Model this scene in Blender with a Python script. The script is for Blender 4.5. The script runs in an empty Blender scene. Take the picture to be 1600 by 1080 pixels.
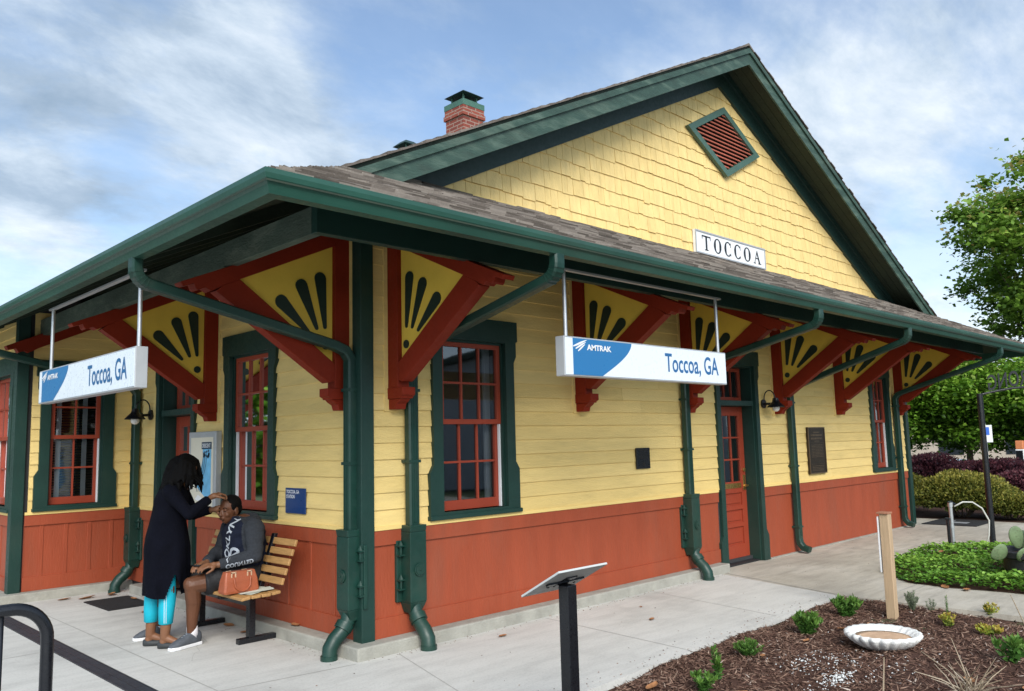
import bpy, bmesh, math, random
import numpy as np
from mathutils import Vector, Matrix
random.seed(7); RNG = np.random.RandomState(11)
PI = math.pi
scene = bpy.context.scene
COL = scene.collection

# ------------------------------------------------------------------ nodes
def srgb(r, g, b):
    f = lambda c: (c/255)/12.92 if c <= 10 else (((c/255)+.055)/1.055)**2.4
    return (f(r), f(g), f(b), 1)

def nmat(name):
    m = bpy.data.materials.new(name); m.use_nodes = True
    nt = m.node_tree; nt.nodes.clear()
    out = nt.nodes.new('ShaderNodeOutputMaterial')
    bs = nt.nodes.new('ShaderNodeBsdfPrincipled')
    nt.links.new(bs.outputs[0], out.inputs[0])
    return m, nt, bs, out

def N(nt, t, **kw):
    n = nt.nodes.new(t)
    for k, v in kw.items():
        if k.startswith('i_'):
            key = k[2:]
            key = int(key) if key.isdigit() else key
            n.inputs[key].default_value = v
        else: setattr(n, k, v)
    return n

def ramp(nt, stops, src):
    r = nt.nodes.new('ShaderNodeValToRGB')
    e = r.color_ramp.elements
    while len(e) > 1: e.remove(e[0])
    e[0].position, e[0].color = stops[0]
    for p, c in stops[1:]:
        x = e.new(p); x.color = c
    nt.links.new(src, r.inputs[0]); return r

def sc(c, k): return (min(1, c[0]*k), min(1, c[1]*k), min(1, c[2]*k), 1)

def mat(name, c, rough=.5, var=.12, scale=3.0, bump=.0, bscale=40, metal=0, spec=.5, stretch=None, c2=None, dirt=0, coat=0, boards=0):
    """painted / plain material: base colour with uneven tone, fine bump"""
    m, nt, bs, out = nmat(name)
    L = nt.links
    tc = N(nt, 'ShaderNodeTexCoord')
    src = tc.outputs['Object']
    if stretch:
        mp = N(nt, 'ShaderNodeMapping'); mp.inputs['Scale'].default_value = stretch
        L.new(src, mp.inputs[0]); src = mp.outputs[0]
    n1 = N(nt, 'ShaderNodeTexNoise', i_Scale=scale, i_Detail=6, i_Roughness=.6)
    L.new(src, n1.inputs['Vector'])
    c2 = c2 or sc(c, 1+var)
    r = ramp(nt, [(.3, sc(c, 1-var)), (.5, c), (.72, c2)], n1.outputs[0])
    col = r.outputs[0]
    if dirt:
        n3 = N(nt, 'ShaderNodeTexNoise', i_Scale=scale*.45, i_Detail=8, i_Roughness=.7); L.new(src, n3.inputs['Vector'])
        mr = N(nt, 'ShaderNodeMapRange', i_1=.5, i_2=.8, i_3=0, i_4=dirt); L.new(n3.outputs[0], mr.inputs[0])
        mx = N(nt, 'ShaderNodeMix', data_type='RGBA'); L.new(mr.outputs[0], mx.inputs[0]); L.new(col, mx.inputs[6])
        mx.inputs[7].default_value = (.12, .11, .08, 1); col = mx.outputs[2]
    if boards:      # each board or shingle took the paint a little differently
        at = N(nt, 'ShaderNodeAttribute', attribute_name='tone')
        rb = ramp(nt, [(0, (1-boards, 1-boards*1.1, 1-boards*1.5, 1)), (.5, (1, 1, 1, 1)), (1, (1+boards*.35, 1+boards*.5, 1+boards, 1))], at.outputs['Fac'])
        mb_ = N(nt, 'ShaderNodeMix', data_type='RGBA', blend_type='MULTIPLY', i_0=1.0); L.new(col, mb_.inputs[6]); L.new(rb.outputs[0], mb_.inputs[7]); col = mb_.outputs[2]
    L.new(col, bs.inputs['Base Color'])
    bs.inputs['Roughness'].default_value = rough
    bs.inputs['Metallic'].default_value = metal
    bs.inputs['Specular IOR Level'].default_value = spec
    bs.inputs['Coat Weight'].default_value = coat
    n2 = N(nt, 'ShaderNodeTexNoise', i_Scale=bscale, i_Detail=4); L.new(src, n2.inputs['Vector'])
    mr = N(nt, 'ShaderNodeMapRange', i_1=.25, i_2=.75, i_3=max(0, rough-.09), i_4=min(1, rough+.12)); L.new(n2.outputs[0], mr.inputs[0])
    L.new(mr.outputs[0], bs.inputs['Roughness'])
    if bump:
        b = N(nt, 'ShaderNodeBump', i_Strength=bump, i_Distance=.01); L.new(n2.outputs[0], b.inputs['Height'])
        L.new(b.outputs[0], bs.inputs['Normal'])
    return m

M = {}
M['yellow'] = mat('yellow_paint', (.79, .585, .215, 1), .55, .06, 2.2, .35, 28, stretch=(1, 1, 6), dirt=.16, spec=.3)
M['yellow_siding'] = mat('yellow_siding_paint', (.79, .592, .23, 1), .55, .07, 2.2, .45, 28, stretch=(1, 1, 7), dirt=.20, spec=.3, boards=.07)
M['yellow_tabs'] = mat('yellow_tab_paint', (.78, .585, .245, 1), .6, .10, 4, .5, 30, stretch=(3, 3, 1), dirt=.12, spec=.3, boards=.045)
M['yellow_board'] = mat('yellow_board_paint', (.76, .52, .075, 1), .5, .07, 3, .15, 40, dirt=.08, spec=.3)
M['yellow_shingle'] = mat('yellow_shingle_paint', (.80, .59, .225, 1), .6, .10, 4, .5, 30, stretch=(3, 3, 1), dirt=.08, spec=.3)
M['red'] = mat('brick_red_paint', (.305, .062, .026, 1), .5, .10, 1.6, .3, 22, stretch=(3, 3, .7), dirt=.22, spec=.35)
M['red_trim'] = mat('red_trim_paint', (.29, .045, .02, 1), .45, .08, 3, .1, 40, spec=.4)
M['bracket_red'] = mat('bracket_red_paint', (.205, .018, .005, 1), .6, .12, 4, .15, 30, spec=.22)
M['green'] = mat('green_trim_paint', (.009, .037, .029, 1), .45, .15, 3, .12, 36, dirt=.12, spec=.4)
M['green_pipe'] = mat('green_pipe_paint', (.006, .037, .027, 1), .42, .22, 4, .08, 30, spec=.45, dirt=.2)
M['green_gutter'] = mat('green_gutter_paint', (.015, .070, .050, 1), .42, .28, 1.2, .04, 30, stretch=(1, 1, 2), dirt=.16, spec=.5)
M['green_weathered'] = mat('weathered_green_board', (.030, .068, .052, 1), .65, .3, 2.6, .5, 25, c2=(.085, .135, .105, 1), dirt=.25, stretch=(1, 1, 4))
M['beam_weathered'] = mat('weathered_beam', (.055, .085, .062, 1), .75, .3, 2.6, .6, 25, c2=(.12, .15, .115, 1), dirt=.3, stretch=(3, 1, 3))
M['green_dark'] = mat('dark_green_paint', (.010, .036, .032, 1), .55, .15, 3, .1, 30)
M['soffit'] = mat('dark_soffit_paint', (.02, .034, .02, 1), .7, .2, 3, .2, 30)
M['inlay'] = mat('black_green_inlay', (.006, .022, .016, 1), .45, .1, 4, .05, 30)
M['white'] = mat('white_paint', (.74, .76, .78, 1), .4, .03, 3, .05, 30)
M['sign_face'] = mat('sign_face', (.70, .77, .84, 1), .3, .02, 2, 0, 30, spec=.5)
M['sign_blue'] = mat('sign_blue', (.022, .16, .38, 1), .35, .03, 2)
M['sign_navy'] = mat('sign_navy', (.008, .042, .16, 1), .35, .04, 2)
M['sign_text'] = mat('sign_text_blue', (.02, .12, .30, 1), .35, .02, 2)
M['sign_edge'] = mat('sign_aluminium', (.42, .44, .46, 1), .45, .06, 6, .05, 60, metal=.3)
M['steel'] = mat('galvanised_rod', (.5, .52, .54, 1), .35, .1, 8, .05, 60, metal=.7)
M['black_metal'] = mat('black_painted_metal', (.006, .007, .010, 1), .3, .3, 5, .05, 60, spec=.5)
M['black_matte'] = mat('black_matte', (.012, .012, .014, 1), .7, .3, 8, .3, 80)
M['bronze'] = mat('bronze_plaque', (.035, .024, .014, 1), .45, .3, 9, .2, 60, metal=.5)
M['bronze_hi'] = mat('bronze_raised', (.13, .09, .055, 1), .4, .2, 9, .1, 60, metal=.5)
M['brass'] = mat('brass', (.55, .36, .12, 1), .3, .15, 9, .05, 60, metal=.9)
M['interior'] = mat('dark_interior', (.03, .03, .032, 1), .8, .2, 2)
M['curtain'] = mat('white_curtain', (.62, .64, .66, 1), .7, .08, 3, .1, 40, stretch=(30, 30, 1))
M['blind'] = mat('dark_slat_blind', (.10, .075, .05, 1), .5, .2, 8)
M['bench_wood'] = mat('bench_wood', (.42, .235, .085, 1), .5, .22, 6, .3, 40, stretch=(14, 1.2, 14))
M['post_wood'] = mat('raw_lumber', (.46, .33, .20, 1), .75, .15, 5, .4, 50, stretch=(9, 9, .8))
M['concrete_edge'] = mat('ledge_concrete', (.33, .325, .285, 1), .85, .2, 5, .6, 60, dirt=.35, spec=.25)
M['plate_white'] = mat('plate_underside', (.50, .53, .52, 1), .5, .05, 3)
M['mat_rubber'] = mat('rubber_mat', (.016, .016, .017, 1), .85, .25, 10, .6, 120)
M['stone_white'] = mat('birdbath_cement', (.72, .725, .70, 1), .85, .08, 9, .5, 60, dirt=.1, spec=.25)
M['sand'] = mat('birdbath_sand', (.55, .37, .24, 1), .9, .15, 12, .6, 90, spec=.2)
M['leather'] = mat('tan_leather', (.33, .085, .035, 1), .42, .12, 7, .25, 70)
M['paper'] = mat('paper', (.62, .66, .58, 1), .6, .05, 8)
M['coat'] = mat('black_navy_knit', (.0024, .0029, .0066, 1), .9, .3, 6, .3, 90, spec=.10)
M['hair'] = mat('black_hair', (.0022, .002, .0022, 1), .75, .3, 30, .5, 60, stretch=(6, 6, 1), spec=.12)
M['teal'] = mat('teal_leggings', (.0, .38, .50, 1), .65, .06, 6, .15, 60)
M['skin'] = mat('brown_skin', (.105, .040, .018, 1), .5, .12, 9, .12, 60, spec=.4)
M['skin_hi'] = mat('brown_skin_hands', (.19, .085, .042, 1), .5, .12, 9, .12, 60, spec=.4)
M['flats'] = mat('dark_grey_flats', (.030, .034, .036, 1), .6, .1, 9, .1, 60)
M['sneaker'] = mat('grey_mesh_sneaker', (.075, .085, .10, 1), .75, .2, 20, .5, 160)
M['sole'] = mat('white_sole', (.70, .71, .72, 1), .5, .05, 4)
M['sock'] = mat('white_sock', (.68, .66, .68, 1), .85, .05, 9, .4, 120)
M['hoodie'] = mat('heather_grey_sleeve', (.030, .034, .041, 1), .9, .18, 60, .5, 120, spec=.2)
M['hoodie_navy'] = mat('navy_hoodie', (.008, .011, .024, 1), .9, .2, 20, .4, 100, spec=.2)
M['shorts'] = mat('black_shorts', (.006, .006, .008, 1), .7, .2, 9, .2, 60)
M['print'] = mat('pale_print', (.38, .42, .47, 1), .7, .05, 9)
M['pot'] = mat('charcoal_pot', (.028, .029, .032, 1), .6, .2, 7, .3, 40)
M['cactus'] = mat('prickly_pear', (.13, .19, .09, 1), .6, .25, 7, .3, 60, dirt=.15)
M['hose'] = mat('pale_hose', (.50, .50, .46, 1), .5, .1, 9)
M['bark'] = mat('tree_bark', (.10, .078, .055, 1), .9, .3, 8, .8, 30, stretch=(1, 1, .3))
M['tyre'] = mat('tyre_rubber', (.015, .015, .016, 1), .8, .2, 9)
M['car_silver'] = mat('silver_car_paint', (.36, .38, .40, 1), .3, .04, 3, metal=.4, coat=.6)
M['car_white'] = mat('white_car_paint', (.62, .63, .64, 1), .3, .03, 3, coat=.6)
M['car_blue'] = mat('pale_blue_car_paint', (.34, .44, .50, 1), .3, .03, 3, coat=.6)
M['car_glass'] = mat('car_glass', (.02, .025, .03, 1), .08, .05, 3)
M['orange'] = mat('orange_panel', (.62, .22, .09, 1), .5, .05, 3)
M['dry_leaf'] = mat('dry_leaf', (.33, .15, .06, 1), .7, .35, 22, .4, 60)
M['pebble'] = mat('white_pebble', (.62, .64, .63, 1), .8, .12, 20, .3, 60)
M['lamp_glass'] = mat('frosted_lamp_glass', (.75, .74, .70, 1), .25, .04, 6)
M['house_wall'] = mat('pale_house_siding', (.36, .38, .42, 1), .7, .06, 2, .2, 20, stretch=(1, 1, 12))
M['flashing'] = mat('chimney_cap_green', (.05, .13, .095, 1), .5, .25, 6, .1, 40, dirt=.2)

def wood_grain_soften(): pass

# --- glass: real see-through pane with mirror reflection
def glass_mat():
    m, nt, bs, out = nmat('window_glass'); nt.nodes.remove(bs); L = nt.links
    tr = N(nt, 'ShaderNodeBsdfTransparent'); tr.inputs[0].default_value = (.62, .66, .68, 1)
    gl = N(nt, 'ShaderNodeBsdfGlossy', i_Roughness=.03); gl.inputs[0].default_value = (.9, .95, 1, 1)
    fr = N(nt, 'ShaderNodeFresnel', i_IOR=1.5)
    tc = N(nt, 'ShaderNodeTexCoord'); nz = N(nt, 'ShaderNodeTexNoise', i_Scale=2.2); L.new(tc.outputs['Object'], nz.inputs[0])
    bp = N(nt, 'ShaderNodeBump', i_Strength=.03, i_Distance=.02); L.new(nz.outputs[0], bp.inputs['Height']); L.new(bp.outputs[0], gl.inputs['Normal'])
    ad = N(nt, 'ShaderNodeMath', operation='MULTIPLY_ADD', i_1=2.0, i_2=.06, use_clamp=True); L.new(fr.outputs[0], ad.inputs[0])
    mx = N(nt, 'ShaderNodeMixShader'); L.new(ad.outputs[0], mx.inputs[0]); L.new(tr.outputs[0], mx.inputs[1]); L.new(gl.outputs[0], mx.inputs[2])
    L.new(mx.outputs[0], out.inputs[0]); return m
M['glass'] = glass_mat()

def roof_mat():
    m, nt, bs, out = nmat('asphalt_shingles'); L = nt.links
    oi = N(nt, 'ShaderNodeAttribute', attribute_name='tone')
    tc = N(nt, 'ShaderNodeTexCoord'); n = N(nt, 'ShaderNodeTexNoise', i_Scale=60, i_Detail=5, i_Roughness=.7); L.new(tc.outputs['Object'], n.inputs[0])
    n2 = N(nt, 'ShaderNodeTexNoise', i_Scale=1.3, i_Detail=6); L.new(tc.outputs['Object'], n2.inputs[0])
    a = N(nt, 'ShaderNodeMath', operation='MULTIPLY_ADD', i_1=.45, i_2=.0); L.new(n.outputs[0], a.inputs[0])
    b = N(nt, 'ShaderNodeMath', operation='MULTIPLY_ADD', i_1=.62); L.new(oi.outputs['Fac'], b.inputs[0]); L.new(a.outputs[0], b.inputs[2])
    c = N(nt, 'ShaderNodeMath', operation='MULTIPLY_ADD', i_1=.3); L.new(n2.outputs[0], c.inputs[0]); L.new(b.outputs[0], c.inputs[2])
    r = ramp(nt, [(.2, (.05, .043, .038, 1)), (.5, (.14, .12, .103, 1)), (.75, (.23, .20, .175, 1)), (.95, (.32, .285, .25, 1))], c.outputs[0])
    L.new(r.outputs[0], bs.inputs['Base Color']); bs.inputs['Roughness'].default_value = .9; bs.inputs['Specular IOR Level'].default_value = .25
    bp = N(nt, 'ShaderNodeBump', i_Strength=.6, i_Distance=.004); L.new(n.outputs[0], bp.inputs['Height']); L.new(bp.outputs[0], bs.inputs['Normal'])
    return m
M['roof'] = roof_mat()

def concrete_mat(name, base, warm, stain_shade, joints=None):
    m, nt, bs, out = nmat(name); L = nt.links
    tc = N(nt, 'ShaderNodeTexCoord'); P = tc.outputs['Object']
    n1 = N(nt, 'ShaderNodeTexNoise', i_Scale=.7, i_Detail=8, i_Roughness=.65); L.new(P, n1.inputs[0])
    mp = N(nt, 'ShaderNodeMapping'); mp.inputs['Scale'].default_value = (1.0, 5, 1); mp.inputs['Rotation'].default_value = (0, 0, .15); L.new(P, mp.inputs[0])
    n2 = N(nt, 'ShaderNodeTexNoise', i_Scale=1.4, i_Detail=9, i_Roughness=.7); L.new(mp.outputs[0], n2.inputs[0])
    n3 = N(nt, 'ShaderNodeTexNoise', i_Scale=55, i_Detail=6, i_Roughness=.75); L.new(P, n3.inputs[0])
    r1 = ramp(nt, [(.32, sc(base, .76)), (.5, base), (.7, warm)], n1.outputs[0])
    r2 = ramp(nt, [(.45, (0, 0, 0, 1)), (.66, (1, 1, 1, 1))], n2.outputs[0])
    mu = N(nt, 'ShaderNodeMath', operation='MULTIPLY', i_1=stain_shade); L.new(r2.outputs[0], mu.inputs[0])
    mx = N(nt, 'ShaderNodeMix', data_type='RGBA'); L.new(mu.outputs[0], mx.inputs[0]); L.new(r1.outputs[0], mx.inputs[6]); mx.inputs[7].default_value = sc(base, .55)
    r3 = ramp(nt, [(.36, (.78, .78, .78, 1)), (.5, (1, 1, 1, 1)), (.7, (1.0, 1.0, 1.0, 1))], n3.outputs[0])
    m2 = N(nt, 'ShaderNodeMix', data_type='RGBA', blend_type='MULTIPLY', i_0=.7); L.new(mx.outputs[2], m2.inputs[6]); L.new(r3.outputs[0], m2.inputs[7])
    L.new(m2.outputs[2], bs.inputs['Base Color']); bs.inputs['Roughness'].default_value = .88; bs.inputs['Specular IOR Level'].default_value = .3
    bp = N(nt, 'ShaderNodeBump', i_Strength=.35, i_Distance=.003); L.new(n3.outputs[0], bp.inputs['Height']); L.new(bp.outputs[0], bs.inputs['Normal'])
    return m
M['pave_new'] = concrete_mat('new_concrete', (.56, .555, .52, 1), (.61, .605, .57, 1), .30)
M['pave_old'] = concrete_mat('old_concrete', (.46, .425, .355, 1), (.56, .53, .465, 1), .55)  # streaks in the colour: stains together with painted soft shade stripes
M['asphalt'] = concrete_mat('asphalt', (.07, .07, .072, 1), (.10, .10, .10, 1), .3)
M['grass_ground'] = mat('lawn_ground', (.06, .085, .03, 1), .9, .35, 1.2, .5, 30)
M['soil'] = mat('dark_soil', (.070, .038, .028, 1), .95, .4, 6, .8, 40, spec=.15)
M['joint'] = mat('joint_line', (.33, .32, .295, 1), .9, .2, 6)

def attr_mat(name, stops, rough=.6, trans=0, spec=.3, scale=0):
    """colour picked per leaf / chip from the mesh attribute 'tone'"""
    m, nt, bs, out = nmat(name); L = nt.links
    at = N(nt, 'ShaderNodeAttribute', attribute_name='tone')
    r = ramp(nt, stops, at.outputs['Fac'])
    L.new(r.outputs[0], bs.inputs['Base Color']); bs.inputs['Roughness'].default_value = rough; bs.inputs['Specular IOR Level'].default_value = spec
    if trans:
        tl = N(nt, 'ShaderNodeBsdfTranslucent'); L.new(r.outputs[0], tl.inputs[0])
        mx = N(nt, 'ShaderNodeMixShader', i_0=trans); L.new(bs.outputs[0], mx.inputs[1]); L.new(tl.outputs[0], mx.inputs[2]); L.new(mx.outputs[0], out.inputs[0])
    return m
g = lambda *c: (c[0], c[1], c[2], 1)
M['leaf_tree'] = attr_mat('bright_green_leaves', [(0, g(.045, .11, .010)), (.45, g(.13, .28, .022)), (.85, g(.30, .48, .06)), (1, g(.40, .48, .14))], .5, .35)
M['leaf_maple'] = attr_mat('maple_leaves', [(0, g(.06, .13, .015)), (.5, g(.16, .30, .035)), (.85, g(.28, .42, .07)), (1, g(.40, .32, .09))], .5, .35)
M['leaf_maroon'] = attr_mat('maroon_leaves', [(0, g(.022, .008, .013)), (.5, g(.06, .016, .026)), (1, g(.13, .04, .05))], .55, .15)
M['leaf_olive'] = attr_mat('yellow_green_leaves', [(0, g(.055, .08, .015)), (.5, g(.15, .17, .03)), (1, g(.34, .30, .06))], .5, .2)
M['leaf_ivy'] = attr_mat('groundcover_leaves', [(0, g(.045, .12, .015)), (.5, g(.13, .29, .035)), (1, g(.27, .46, .07))], .5, .3)
M['leaf_plant'] = attr_mat('perennial_leaves', [(0, g(.03, .09, .015)), (.6, g(.07, .17, .03)), (1, g(.15, .28, .05))], .5, .25)
M['leaf_lime'] = attr_mat('lime_leaves', [(0, g(.16, .24, .03)), (.6, g(.32, .38, .05)), (1, g(.50, .34, .08))], .5, .25)
M['leaf_grey'] = attr_mat('silver_leaves', [(0, g(.09, .12, .07)), (1, g(.22, .26, .17))], .7, .15)
M['straw'] = attr_mat('dry_straw', [(0, g(.22, .17, .11)), (.6, g(.42, .34, .24)), (1, g(.58, .50, .38))], .8, .1)
M['mulch'] = attr_mat('bark_mulch', [(0, g(.05, .028, .021)), (.35, g(.13, .072, .053)), (.75, g(.26, .165, .12)), (.95, g(.40, .29, .22)), (1, g(.50, .42, .36))], .9, 0, .15)

def brick_mat():
    m, nt, bs, out = nmat('chimney_brick'); L = nt.links
    tc = N(nt, 'ShaderNodeTexCoord')
    sx = N(nt, 'ShaderNodeSeparateXYZ'); L.new(tc.outputs['Object'], sx.inputs[0])
    ad = N(nt, 'ShaderNodeMath', operation='ADD'); L.new(sx.outputs[0], ad.inputs[0]); L.new(sx.outputs[1], ad.inputs[1])
    cb = N(nt, 'ShaderNodeCombineXYZ'); L.new(ad.outputs[0], cb.inputs[0]); L.new(sx.outputs[2], cb.inputs[1])
    br = N(nt, 'ShaderNodeTexBrick', i_Scale=1.0); br.inputs['Color1'].default_value = (.26, .06, .035, 1); br.inputs['Color2'].default_value = (.17, .04, .028, 1)
    br.inputs['Mortar'].default_value = (.30, .20, .16, 1); br.inputs['Mortar Size'].default_value = .010; br.inputs['Brick Width'].default_value = .2; br.inputs['Row Height'].default_value = .068
    L.new(cb.outputs[0], br.inputs[0]); L.new(br.outputs[0], bs.inputs['Base Color']); bs.inputs['Roughness'].default_value = .85
    bp = N(nt, 'ShaderNodeBump', i_Strength=.8, i_Distance=.008, invert=True); L.new(br.outputs[1], bp.inputs['Height']); L.new(bp.outputs[0], bs.inputs['Normal'])
    return m
M['brick'] = brick_mat()

# ------------------------------------------------------------------ mesh builder
class MB:
    def __init__(s, T=None):
        s.v = []; s.f = []; s.m = []; s.tone = []; s.T = T; s.cur = 0; s.t = .5
    def add(s, vs, fs):
        o = len(s.v)
        if s.T: vs = [s.T(*p) for p in vs]
        s.v += [tuple(p) for p in vs]
        s.f += [tuple(i+o for i in f) for f in fs]
        s.m += [s.cur]*len(fs); s.tone += [s.t]*len(fs)
    def box(s, x0, x1, y0, y1, z0, z1):
        s.add([(x0,y0,z0),(x1,y0,z0),(x1,y1,z0),(x0,y1,z0),(x0,y0,z1),(x1,y0,z1),(x1,y1,z1),(x0,y1,z1)],
              [(0,3,2,1),(4,5,6,7),(0,1,5,4),(1,2,6,5),(2,3,7,6),(3,0,4,7)])
    def hexa(s, p):   # 8 points: bottom ring then top ring
        s.add(p, [(0,3,2,1),(4,5,6,7),(0,1,5,4),(1,2,6,5),(2,3,7,6),(3,0,4,7)])
    def prism(s, poly, a, b, ax='y'):
        """poly of 2D points extruded between a and b along ax; 2D are the other two axes in order"""
        n = len(poly)
        def P(p, t):
            if ax == 'y': return (p[0], t, p[1])
            if ax == 'x': return (t, p[0], p[1])
            return (p[0], p[1], t)
        s.add([P(p, a) for p in poly]+[P(p, b) for p in poly],
              [tuple(range(n)), tuple(range(2*n-1, n-1, -1))]+[(i, i+n, (i+1) % n+n, (i+1) % n) for i in range(n)])
    def tube(s, pts, r, n=12, cap=True, ell=None, up=None):
        pts = [Vector(p) for p in pts]
        rs = r if isinstance(r, (list, tuple)) else [r]*len(pts)
        prev = None; vs = []
        for i, p in enumerate(pts):
            d = (pts[min(i+1, len(pts)-1)]-pts[max(i-1, 0)]).normalized()
            if prev is None:
                u = Vector(up) if up else (Vector((0, 0, 1)) if abs(d.z) < .9 else Vector((1, 0, 0)))
                a = d.cross(u).normalized()
            else:
                a = (prev-d*prev.dot(d)).normalized()
            prev = a; b = d.cross(a)
            e = ell or (1, 1)
            for k in range(n):
                t = 2*PI*k/n
                vs.append(tuple(p+a*math.cos(t)*rs[i]*e[0]+b*math.sin(t)*rs[i]*e[1]))
        fs = []
        for i in range(len(pts)-1):
            for k in range(n):
                fs.append((i*n+k, i*n+(k+1) % n, (i+1)*n+(k+1) % n, (i+1)*n+k))
        if cap:
            fs.append(tuple(range(n-1, -1, -1))); fs.append(tuple(range((len(pts)-1)*n, len(pts)*n)))
        s.add(vs, fs)
    def recttube(s, pts, w, h, side):
        """rectangular section pipe; side = fixed sideways direction (width w), h across"""
        pts = [Vector(p) for p in pts]; side = Vector(side).normalized(); vs = []
        for i, p in enumerate(pts):
            d0 = (pts[i]-pts[i-1]).normalized() if i else (pts[1]-pts[0]).normalized()
            d1 = (pts[i+1]-pts[i]).normalized() if i < len(pts)-1 else d0
            d = (d0+d1).normalized(); b = d.cross(side).normalized()
            k = 1/max(.4, d.dot(d1))
            for sx, sy in ((-1,-.7),(-.7,-1),(.7,-1),(1,-.7),(1,.7),(.7,1),(-.7,1),(-1,.7)):
                vs.append(tuple(p+side*sx*w/2+b*sy*h/2*k))
        n = 8; fs = []
        for i in range(len(pts)-1):
            for k in range(n): fs.append((i*n+k, i*n+(k+1) % n, (i+1)*n+(k+1) % n, (i+1)*n+k))
        fs.append(tuple(range(n-1, -1, -1))); fs.append(tuple(range((len(pts)-1)*n, len(pts)*n)))
        s.add(vs, fs)
    def lathe(s, prof, n=32, c=(0, 0, 0), wob=None):
        vs = []; fs = []
        for i, (r, z) in enumerate(prof):
            for k in range(n):
                t = 2*PI*k/n; rr = r*(1+(wob(t, i) if wob else 0))
                vs.append((c[0]+rr*math.cos(t), c[1]+rr*math.sin(t), c[2]+z))
        for i in range(len(prof)-1):
            for k in range(n): fs.append((i*n+k, i*n+(k+1) % n, (i+1)*n+(k+1) % n, (i+1)*n+k))
        fs.append(tuple(range(n-1, -1, -1))); fs.append(tuple(range((len(prof)-1)*n, len(prof)*n)))
        s.add(vs, fs)
    def ball(s, c, r, n=12, ry=None, rz=None, R=None):
        ry = ry or r; rz = rz or r; vs = []; fs = []
        m = n//2
        R = R or Matrix.Identity(3)
        for i in range(1, m):
            p = PI*i/m
            for k in range(n):
                t = 2*PI*k/n
                q = R @ Vector((r*math.sin(p)*math.cos(t), ry*math.sin(p)*math.sin(t), rz*math.cos(p)))
                vs.append((c[0]+q.x, c[1]+q.y, c[2]+q.z))
        for i in range(m-2):
            for k in range(n): fs.append((i*n+k, (i+1)*n+k, (i+1)*n+(k+1) % n, i*n+(k+1) % n))
        q = R @ Vector((0, 0, rz)); vs.append((c[0]+q.x, c[1]+q.y, c[2]+q.z)); vs.append((c[0]-q.x, c[1]-q.y, c[2]-q.z))
        a = len(vs)-2; b = a+1
        for k in range(n):
            fs.append((a, k, (k+1) % n)); fs.append((b, (m-2)*n+(k+1) % n, (m-2)*n+k))
        s.add(vs, fs)
    def caps(s, a, b, ra, rb, n=12):
        """tapered capsule"""
        a = Vector(a); b = Vector(b); d = (b-a)
        if d.length < 1e-5: s.ball(a, ra, n); return
        d.normalize(); pts = []; rs = []
        for t in (-.98, -.85, -.55, 0): pts.append(a+d*ra*t); rs.append(ra*math.sqrt(1-t*t))
        for t in (0, .55, .85, .98): pts.append(b+d*rb*t); rs.append(rb*math.sqrt(1-t*t))
        s.tube(pts, rs, n)
    def build(s, name, m, parent=None, smooth=False, bevel=0, recalc=True, tone=False):
        me = bpy.data.meshes.new(name); me.from_pydata(s.v, [], s.f)
        ms = m if isinstance(m, (list, tuple)) else [m]
        for x in ms: me.materials.append(x)
        if len(ms) > 1: me.polygons.foreach_set('material_index', s.m)
        if tone:
            a = me.attributes.new('tone', 'FLOAT', 'FACE'); a.data.foreach_set('value', s.tone)
        if recalc:
            bm = bmesh.new(); bm.from_mesh(me); bmesh.ops.recalc_face_normals(bm, faces=bm.faces[:]); bm.to_mesh(me); bm.free()
        if smooth:
            me.polygons.foreach_set('use_smooth', [True]*len(me.polygons))
            if smooth != 'all':
                try: me.set_sharp_from_angle(angle=math.radians(40))
                except Exception: pass
        me.update()
        o = bpy.data.objects.new(name, me); COL.objects.link(o)
        if parent: o.parent = parent
        if bevel:
            b = o.modifiers.new('bevel', 'BEVEL'); b.width = bevel; b.segments = 2; b.limit_method = 'ANGLE'; b.angle_limit = math.radians(40)
            b.harden_normals = False
        return o

def tag(o, label=None, cat=None, group=None, kind=None):
    if label: o['label'] = label
    if cat: o['category'] = cat
    if group: o['group'] = group
    if kind: o['kind'] = kind
    return o
def thing(name, label, cat, loc=(0, 0, 0), rz=0, group=None):
    o = bpy.data.objects.new(name, None); COL.objects.link(o); o.empty_display_size = .1
    o.location = loc; o.rotation_euler = (0, 0, rz)
    return tag(o, label, cat, group)
def copy_tree(o, loc, rz=0, label=None):
    c = o.copy(); COL.objects.link(c); c.location = loc; c.rotation_euler = (0, 0, rz)
    if label: c['label'] = label
    for ch in list(o.children):
        k = ch.copy(); COL.objects.link(k); k.parent = c
        for gc in list(ch.children):
            q = gc.copy(); COL.objects.link(q); q.parent = k
    return c

def text_mb(txt, size, sx=1.0, bold=0.0, shear=0, space=1.0):
    """default-font text as filled 2D mesh; returns verts (x,z) list + faces, and width"""
    cu = bpy.data.curves.new('lettering', 'FONT'); cu.body = txt; cu.size = size; cu.offset = bold; cu.shear = shear; cu.space_character = space
    cu.fill_mode = 'FRONT'; cu.resolution_u = 4
    o = bpy.data.objects.new('lettering', cu); COL.objects.link(o)
    dg = bpy.context.evaluated_depsgraph_get(); dg.update()
    me = bpy.data.meshes.new_from_object(o.evaluated_get(dg))
    v = [(p.co.x*sx, p.co.y) for p in me.vertices]; f = [tuple(q.vertices) for q in me.polygons]
    bpy.data.objects.remove(o); bpy.data.curves.remove(cu); bpy.data.meshes.remove(me)
    if not v: return [], [], 0
    x0 = min(p[0] for p in v); w = max(p[0] for p in v)-x0
    v = [(p[0]-x0, p[1]) for p in v]
    return v, f, w
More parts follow.
